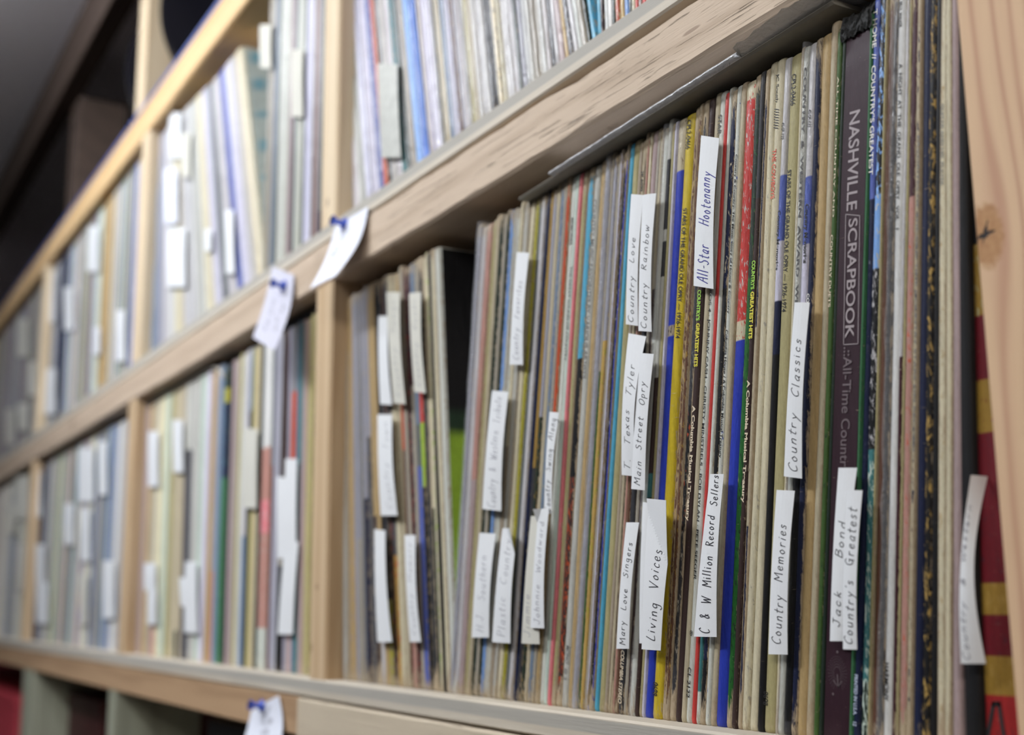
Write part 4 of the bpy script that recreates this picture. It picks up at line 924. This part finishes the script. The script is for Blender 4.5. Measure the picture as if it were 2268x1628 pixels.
# dividers further along: plain or faintly marked
G2 = 'paper dividers further along the shelves'
def Q(x0, y0, x1, y1, dx=0): return [(x0 + dx, y0), (x1 + dx, y0), (x1, y1), (x0, y1)]
FAR = [
 ([(632, 1016), (658, 1016), (656, 1235), (627, 1235)], 'bright divider by the middle post, second bay lower shelf', 0), ([(613, 1055), (636, 1058), (636, 1237), (614, 1237)], 'divider tucked behind the bright one by the middle post', 0), ([(630, 1200), (661, 1200), (648, 1405), (615, 1405)], 'long low divider beside the middle post, second bay lower shelf', 0),
 ([(540, 948), (571, 950), (568, 1127), (538, 1124)], 'grey-beige divider over the khaki spines, second bay lower shelf', 1), (Q(383, 930, 406, 1046, -1), 'high narrow divider under the flat sleeve, second bay lower shelf', 0), (Q(328, 955, 351, 1078), 'high divider near the second post, second bay lower shelf', 0),
 (Q(319, 1247, 346, 1308), 'short divider above a similar one near the second post', 0), (Q(326, 1308, 347, 1383), 'short divider below a similar one near the second post', 0), ([(410, 1244), (435, 1244), (438, 1403), (408, 1401)], 'long low divider left of the green spine with a yellow tip', 0), ([(397, 1278), (412, 1280), (412, 1345), (400, 1342)], 'small divider edge beside the long low one near the green spine', 0),
 (Q(173, 993, 208, 1112), 'wide high divider in the third bay, lower shelf', 0), (Q(218, 978, 237, 1096), 'narrow high divider nearest the second post, third bay lower shelf', 0), (Q(143, 1115, 163, 1207), 'mid-height divider in the third bay lower shelf, further from the camera', 0), (Q(178, 1125, 200, 1243), 'mid-height divider below the wide one, third bay lower shelf', 0),
 (Q(228, 1242, 254, 1370), 'low divider under the blue spine, third bay lower shelf', 0), (Q(176, 1272, 194, 1384), 'greyish low divider in the third bay, lower shelf', 1), (Q(76, 1044, 92, 1145), 'high divider crossing the third post, lower shelf', 0), (Q(79, 1206, 99, 1290), 'low divider right of the third post, lower shelf', 0), (Q(80, 1290, 107, 1381), 'lowest divider right of the third post, lower shelf', 0),
 (Q(33, 1054, 64, 1150), 'wide divider left of the third post, lower shelf', 1), (Q(18, 1115, 36, 1182), 'small divider in the farthest bay, lower shelf', 1), (Q(38, 1206, 60, 1310), 'low divider in the farthest bay, lower shelf', 1),
 (Q(96, 599, 122, 714), 'high divider beside the third post, upper shelf', 0), (Q(142, 636, 163, 732), 'divider over a dark spine in the third bay, upper shelf', 0), (Q(193, 500, 218, 602, 2), 'tall bright divider left of the tan spine, upper shelf', 0), (Q(258, 687, 277, 800), 'low divider left of the second post, upper shelf', 0), (Q(98, 816, 124, 917), 'lowest divider beside the third post, upper shelf', 0), (Q(206, 724, 222, 785), 'small low divider left of the tan spine, upper shelf', 0),
 (Q(37, 706, 63, 790), 'dim wide divider in the farthest bay, upper shelf', 1), (Q(63, 801, 80, 876), 'dim divider left of the third post, upper shelf', 1), (Q(13, 905, 34, 984), 'dim low divider at the far end, upper shelf', 1), (Q(40, 893, 62, 953), 'dim small divider near the far end, upper shelf', 1),
 (Q(321, 330, 339, 451, -3), 'narrow high divider right of the second post, upper shelf', 0), (Q(364, 374, 394, 495, -1), 'bright wide divider at mid height, second bay upper shelf', 2), (Q(369, 505, 411, 636), 'widest low divider of the second bay, upper shelf', 0), (Q(376, 250, 402, 350, -2), 'topmost bright divider right of the second post, upper shelf', 0), (Q(402, 295, 422, 392), 'cream divider beside the topmost bright one, upper shelf', 1), (Q(453, 507, 469, 556), 'small square divider in the second bay, upper shelf', 0),
 (Q(500, 465, 520, 606, -3), 'low divider under the slanting navy spine', 0), ([(575, 55), (601, 55), (601, 152), (576, 150)], 'greyish divider high beside the slanting white spine', 1), (Q(646, 110, 671, 259), 'taupe divider high near the middle post, upper shelf', 1), ([(836, 141), (880, 143), (888, 349), (845, 349)], 'big mottled grey divider right of the middle post, upper shelf', 1), ([(753, 100), (773, 101), (775, 137), (756, 137)], 'small mottled tab right of the middle post, upper shelf', 1)]
for q_, lb, kind in FAR:
    paper_strip('paper_divider', q_, (-0.0030,) * 4, (M_PAPER, M_PAPER2, M_PAPERB)[kind], None, None, lb, 'divider', G2, seed=len(lb), bow=0.0005)
for o in [o for o in COL.objects if o.get('label', '').startswith('big mottled grey divider')]:
    o.data.materials[0] = mat_plain('mottled_grey_card', (0.50, 0.51, 0.47), 0.5, 160.0, 0.45, bump=0.3)

# ------------------------------------------------------------------ pinned notes and push pins
def push_pin(px, py, y, label):
    p = at(px, py, y)
    root = empty('push_pin', tuple(p)); tag(root, label, 'pin', 'blue push pins in the shelf edges')
    def lathe(prof, m, name, n=20):
        V = []; Fc = []
        for (d, r) in prof:
            for i in range(n): a_ = i * 2 * math.pi / n; V.append((r * math.cos(a_), -d, r * math.sin(a_)))
        for k in range(len(prof) - 1):
            for i in range(n): a_ = k * n + i; b_ = k * n + (i + 1) % n; Fc.append((a_, a_ + n, b_ + n, b_))
        Fc.append(tuple(range(n))[::-1]); Fc.append(tuple((len(prof) - 1) * n + i for i in range(n)))
        return mesh(name, V, Fc, m, root, (0, 0, 0), True)
    lathe([(0.0010, .0030), (0.0014, .0052), (0.0022, .0054), (0.0030, .0034), (0.0045, .0024), (0.0085, .0022), (0.0105, .0030), (0.0112, .0042), (0.0128, .0043), (0.0132, .0036)], M_PIN, 'grip')
    lathe([(-0.008, .0001), (-0.007, .0005), (0.001, .0005)], M_STEEL, 'needle')
    root.rotation_euler = (math.radians(-6), 0, math.radians(6))
    return root
scr = [('Country and Western', .25, .8, .32, .18), ('from shop stock here', .2, .85, .62, .18)]
GN = 'notes pinned to the shelf edges'
paper_strip('pinned_note', [(742, 505), (816, 457), (742, 612), (686, 640)], (-.0155, -.0155, -.040, -.042), M_PAPERB, None, M_INKG, 'bright curled note pinned to the middle beam by the post', 'note', GN, bow=-.004, lines=[('Blue Grass', .45, .9, .3, .2)], pen=.0004)
push_pin(766, 497, -.0160, 'blue push pin holding the bright curled note')
paper_strip('pinned_note', [(603, 590), (651, 609), (607, 776), (560, 747)], (-.0155, -.0155, -.038, -.040), mat_paper('lilac_paper', (0.60, 0.60, 0.70)), None, M_INKG, 'greyish lilac note tilted on the middle beam over the second bay', 'note', GN, bow=-.003, lines=[('Gospel Records', .15, .6, .35, .22), ('Sacred Songs', .2, .6, .68, .2)], pen=.0004)
push_pin(631, 634, -.0180, 'dark blue push pin through the lilac note')
paper_strip('pinned_note', [(556, 1575), (617, 1540), (620, 1655), (530, 1665)], (-.0155, -.0155, -.022, -.026), M_PAPERB, None, M_INKG, 'white note pinned to the bottom beam at the joint', 'note', GN, bow=-.002, lines=[('Old Time Music', .3, .9, .6, .2)], pen=.0004)
push_pin(583, 1563, -.0165, 'light blue push pin on the bottom beam note')

# ------------------------------------------------------------------ sleeves lying flat on top of the standing records
def flat_sleeve(name, x0, x1, z, label, col, m2, film=True, tk=0.0042, y0=0.004, droop=None, fx=None, fm=None):
    root = empty(name, ((x0 + x1) / 2, y0, z)); tag(root, label, 'record', 'sleeves lying flat on the records')
    O = Vector(root.location); V = []; Fc = []; n = 30
    def zz(x): return z + (0 if not droop or x < droop[0] else -droop[1] * ((x - droop[0]) / (x1 - droop[0])) ** 2)
    for i in range(n + 1):
        x = x0 + (x1 - x0) * i / n; zb = zz(x)
        for (y, dz) in ((y0 + .0012, 0), (y0, tk * .5), (y0 + .0012, tk), (y0 + .30, tk), (y0 + .30, 0)): V.append(Vector((x, y, zb + dz)) - O)
    for i in range(n):
        for j in range(5): a_ = i * 5 + j; b_ = i * 5 + (j + 1) % 5; Fc.append((a_, b_, b_ + 5, a_ + 5))
    Fc.append((4, 3, 2, 1, 0)); Fc.append(tuple(n * 5 + j for j in range(5)))
    mesh('card_sleeve', V, Fc, m2, root)
    if film:
        V = []; Fc = []; n = 60; r_ = random.Random(4); f0, f1 = fx
        for i in range(n + 1):
            x = f0 + (f1 - f0) * i / n; b = 0.0006 * r_.random()
            lift = 0.0
            if x > film[0]: lift = film[1] * math.sin(min(1, (x - film[0]) / (film[2] - film[0])) * math.pi * .62)
            for (y, dz) in ((y0 + .03, tk + .0006), (y0 + .004, tk + .0008 + lift * .3), (y0 - .0045 - b, tk * 1.0), (y0 - .0055 - b, tk * .4 - .0003), (y0 - .002, -.0004)) if lift == 0 else ((y0 + .03, tk + .0006), (y0 + .006, tk + .001 + lift * .2), (y0 - .003 - b, tk + lift * .2), (y0 - .007 - b, tk + lift * .6 + b), (y0 - .0105 - b * 2, tk - .0022 + lift * .7 + b * 2)):
                V.append(Vector((x, y, z + dz)) - O)
        for i in range(n):
            for j in range(4): a_ = i * 5 + j; Fc.append((a_, a_ + 1, a_ + 6, a_ + 5))
        mesh('plastic_outer', V, Fc, fm or M_FILM, root, (0, 0, 0), True)
    return root
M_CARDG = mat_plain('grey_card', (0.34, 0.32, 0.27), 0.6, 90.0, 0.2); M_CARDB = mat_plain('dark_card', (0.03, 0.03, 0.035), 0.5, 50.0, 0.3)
xa = at(1147, 452, -0.0075).x; xb = xa + 0.274
fs_ = flat_sleeve('flat_record_sleeve', xa, xb, 0.3114, 'grey record sleeve in clear film lying flat on the nearest lower row', None, M_CARDG, film=(xb - 0.058, 0.0040, xb - 0.004), tk=0.0022, y0=-0.0075, fx=(xa + .045, xb + .004), fm=M_FILMB)
fs_.rotation_euler = (0, -0.036, 0)
xa2 = at(312, 898, 0.0).x; xb2 = at(498, 830, 0.0).x
flat_sleeve('flat_record_sleeve', xa2, xb2, 0.3150, 'pale sleeve lying flat on the second bay lower row, its end drooping', None, M_PLY, film=None, tk=0.0030, y0=-0.002, droop=(xb2 - .06, .020))
xa3 = at(588, 730, 0.0).x
flat_sleeve('flat_record_sleeve', xa3, -0.447, 0.3158, 'dark sleeve with a pale edge lying flat behind the lilac note', None, M_CARDB, film=None, tk=0.0040, y0=0.002)

# ------------------------------------------------------------------ vinyl discs on the top tier
def disc(x, yc, lean, label):
    root = empty('vinyl_record', (x, yc, ZR2 + 0.012)); tag(root, label, 'record', 'bare vinyl discs on the top tier')
    R_, n = 0.151, 72; V = []; Fc = []
    for side in (-0.0011, 0.0011):
        for r in (0.0036, 0.05, 0.052, 0.146, R_):
            for i in range(n): a_ = 2 * math.pi * i / n; V.append((side * (1 if r < R_ else .5), r * math.cos(a_), R_ + r * math.sin(a_)))
    for s_ in (0, 1):
        for k in range(4):
            for i in range(n):
                a_ = s_ * 5 * n + k * n + i; b_ = s_ * 5 * n + k * n + (i + 1) % n
                Fc.append((a_, b_, b_ + n, a_ + n) if s_ else (a_, a_ + n, b_ + n, b_))
    for i in range(n): a_ = 4 * n + i; b_ = 4 * n + (i + 1) % n; Fc.append((a_, a_ + 5 * n, b_ + 5 * n, b_))
    mesh('disc', V, Fc, M_VINYL, root, (0, 0, 0), False)
    V = []; Fc = []
    for r in (0.0037, 0.05):
        for i in range(n): a_ = 2 * math.pi * i / n; V.append((0.0014, r * math.cos(a_), R_ + r * math.sin(a_)))
    for i in range(n): b_ = (i + 1) % n; Fc.append((i, b_, b_ + n, i + n))
    mesh('centre_label', V, Fc, M_LAB, root)
    root.rotation_euler = (0, lean, 0)
    return root
disc(-1.13, 0.156, 0.0, 'glossy black vinyl disc standing in front of the pine upright')
disc(-1.36, 0.160, 0.0, 'shadowed vinyl disc behind the pine upright')

# ------------------------------------------------------------------ things on the tier below
def crate(name, px0, px1, ztop, zbot, y0, m, label, cat='box'):
    xa_ = at(px0, 1560, y0).x; xb_ = at(px1, 1560, y0).x
    root = empty(name, ((xa_ + xb_) / 2, y0, zbot)); tag(root, label, cat)
    O = Vector(root.location)
    b = MB().box(xa_ - O.x, xb_ - O.x, 0.0, 0.28, 0.0, ztop - zbot - 0.02, 0.002); b.build('box_body', m, root)
    l = MB().box(xa_ - O.x - .003, xb_ - O.x + .003, -.003, 0.283, ztop - zbot - 0.022, ztop - zbot, 0.002); l.build('box_lid', m, root)
    return root
zz_ = at(20, 1535, 0.02).z
part('shelf_board', MB().box(XL, XR, YW, 0.34, -0.40, -0.385, 0.0012), M_PLY)
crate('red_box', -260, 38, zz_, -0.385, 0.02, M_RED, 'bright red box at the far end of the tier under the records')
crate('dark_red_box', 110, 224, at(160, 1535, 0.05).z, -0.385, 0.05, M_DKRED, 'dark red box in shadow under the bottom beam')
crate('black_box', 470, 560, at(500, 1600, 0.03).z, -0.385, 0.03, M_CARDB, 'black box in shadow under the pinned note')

# black ragged binding on the head of the wide plum spine
r_ = random.Random(12); V = []; Fc = []; n = 22; m_ = 7; th = plum['x1'] - plum['x0']; hh = plum['h']; zt_ = at(1895, 10, -.002).z - at(1895, 70, -.002).z
for j in range(m_ + 1):
    for i in range(n + 1):
        u = i / n; v_ = j / m_
        z = hh - 0.004 + v_ * 0.013 + r_.uniform(-.0008, .0008) * (1 + 2 * v_)
        V.append((plum['lean'] * z - 0.0015 + (th + 0.003) * u + r_.uniform(-.0005, .0005), -0.0012 - 0.002 * math.sin(v_ * 3.14) + r_.uniform(-.0009, .0009) + v_ * v_ * .006, z + (r_.uniform(-.003, .0012) if j == m_ else 0)))
for j in range(m_):
    for i in range(n): a_ = j * (n + 1) + i; Fc.append((a_, a_ + 1, a_ + n + 2, a_ + n + 1))
mesh('torn_binding', V, Fc, mat_plain('black_binding', (0.02, 0.021, 0.022), 0.6, 700.0, 0.6, bump=0.8), plum['obj'])
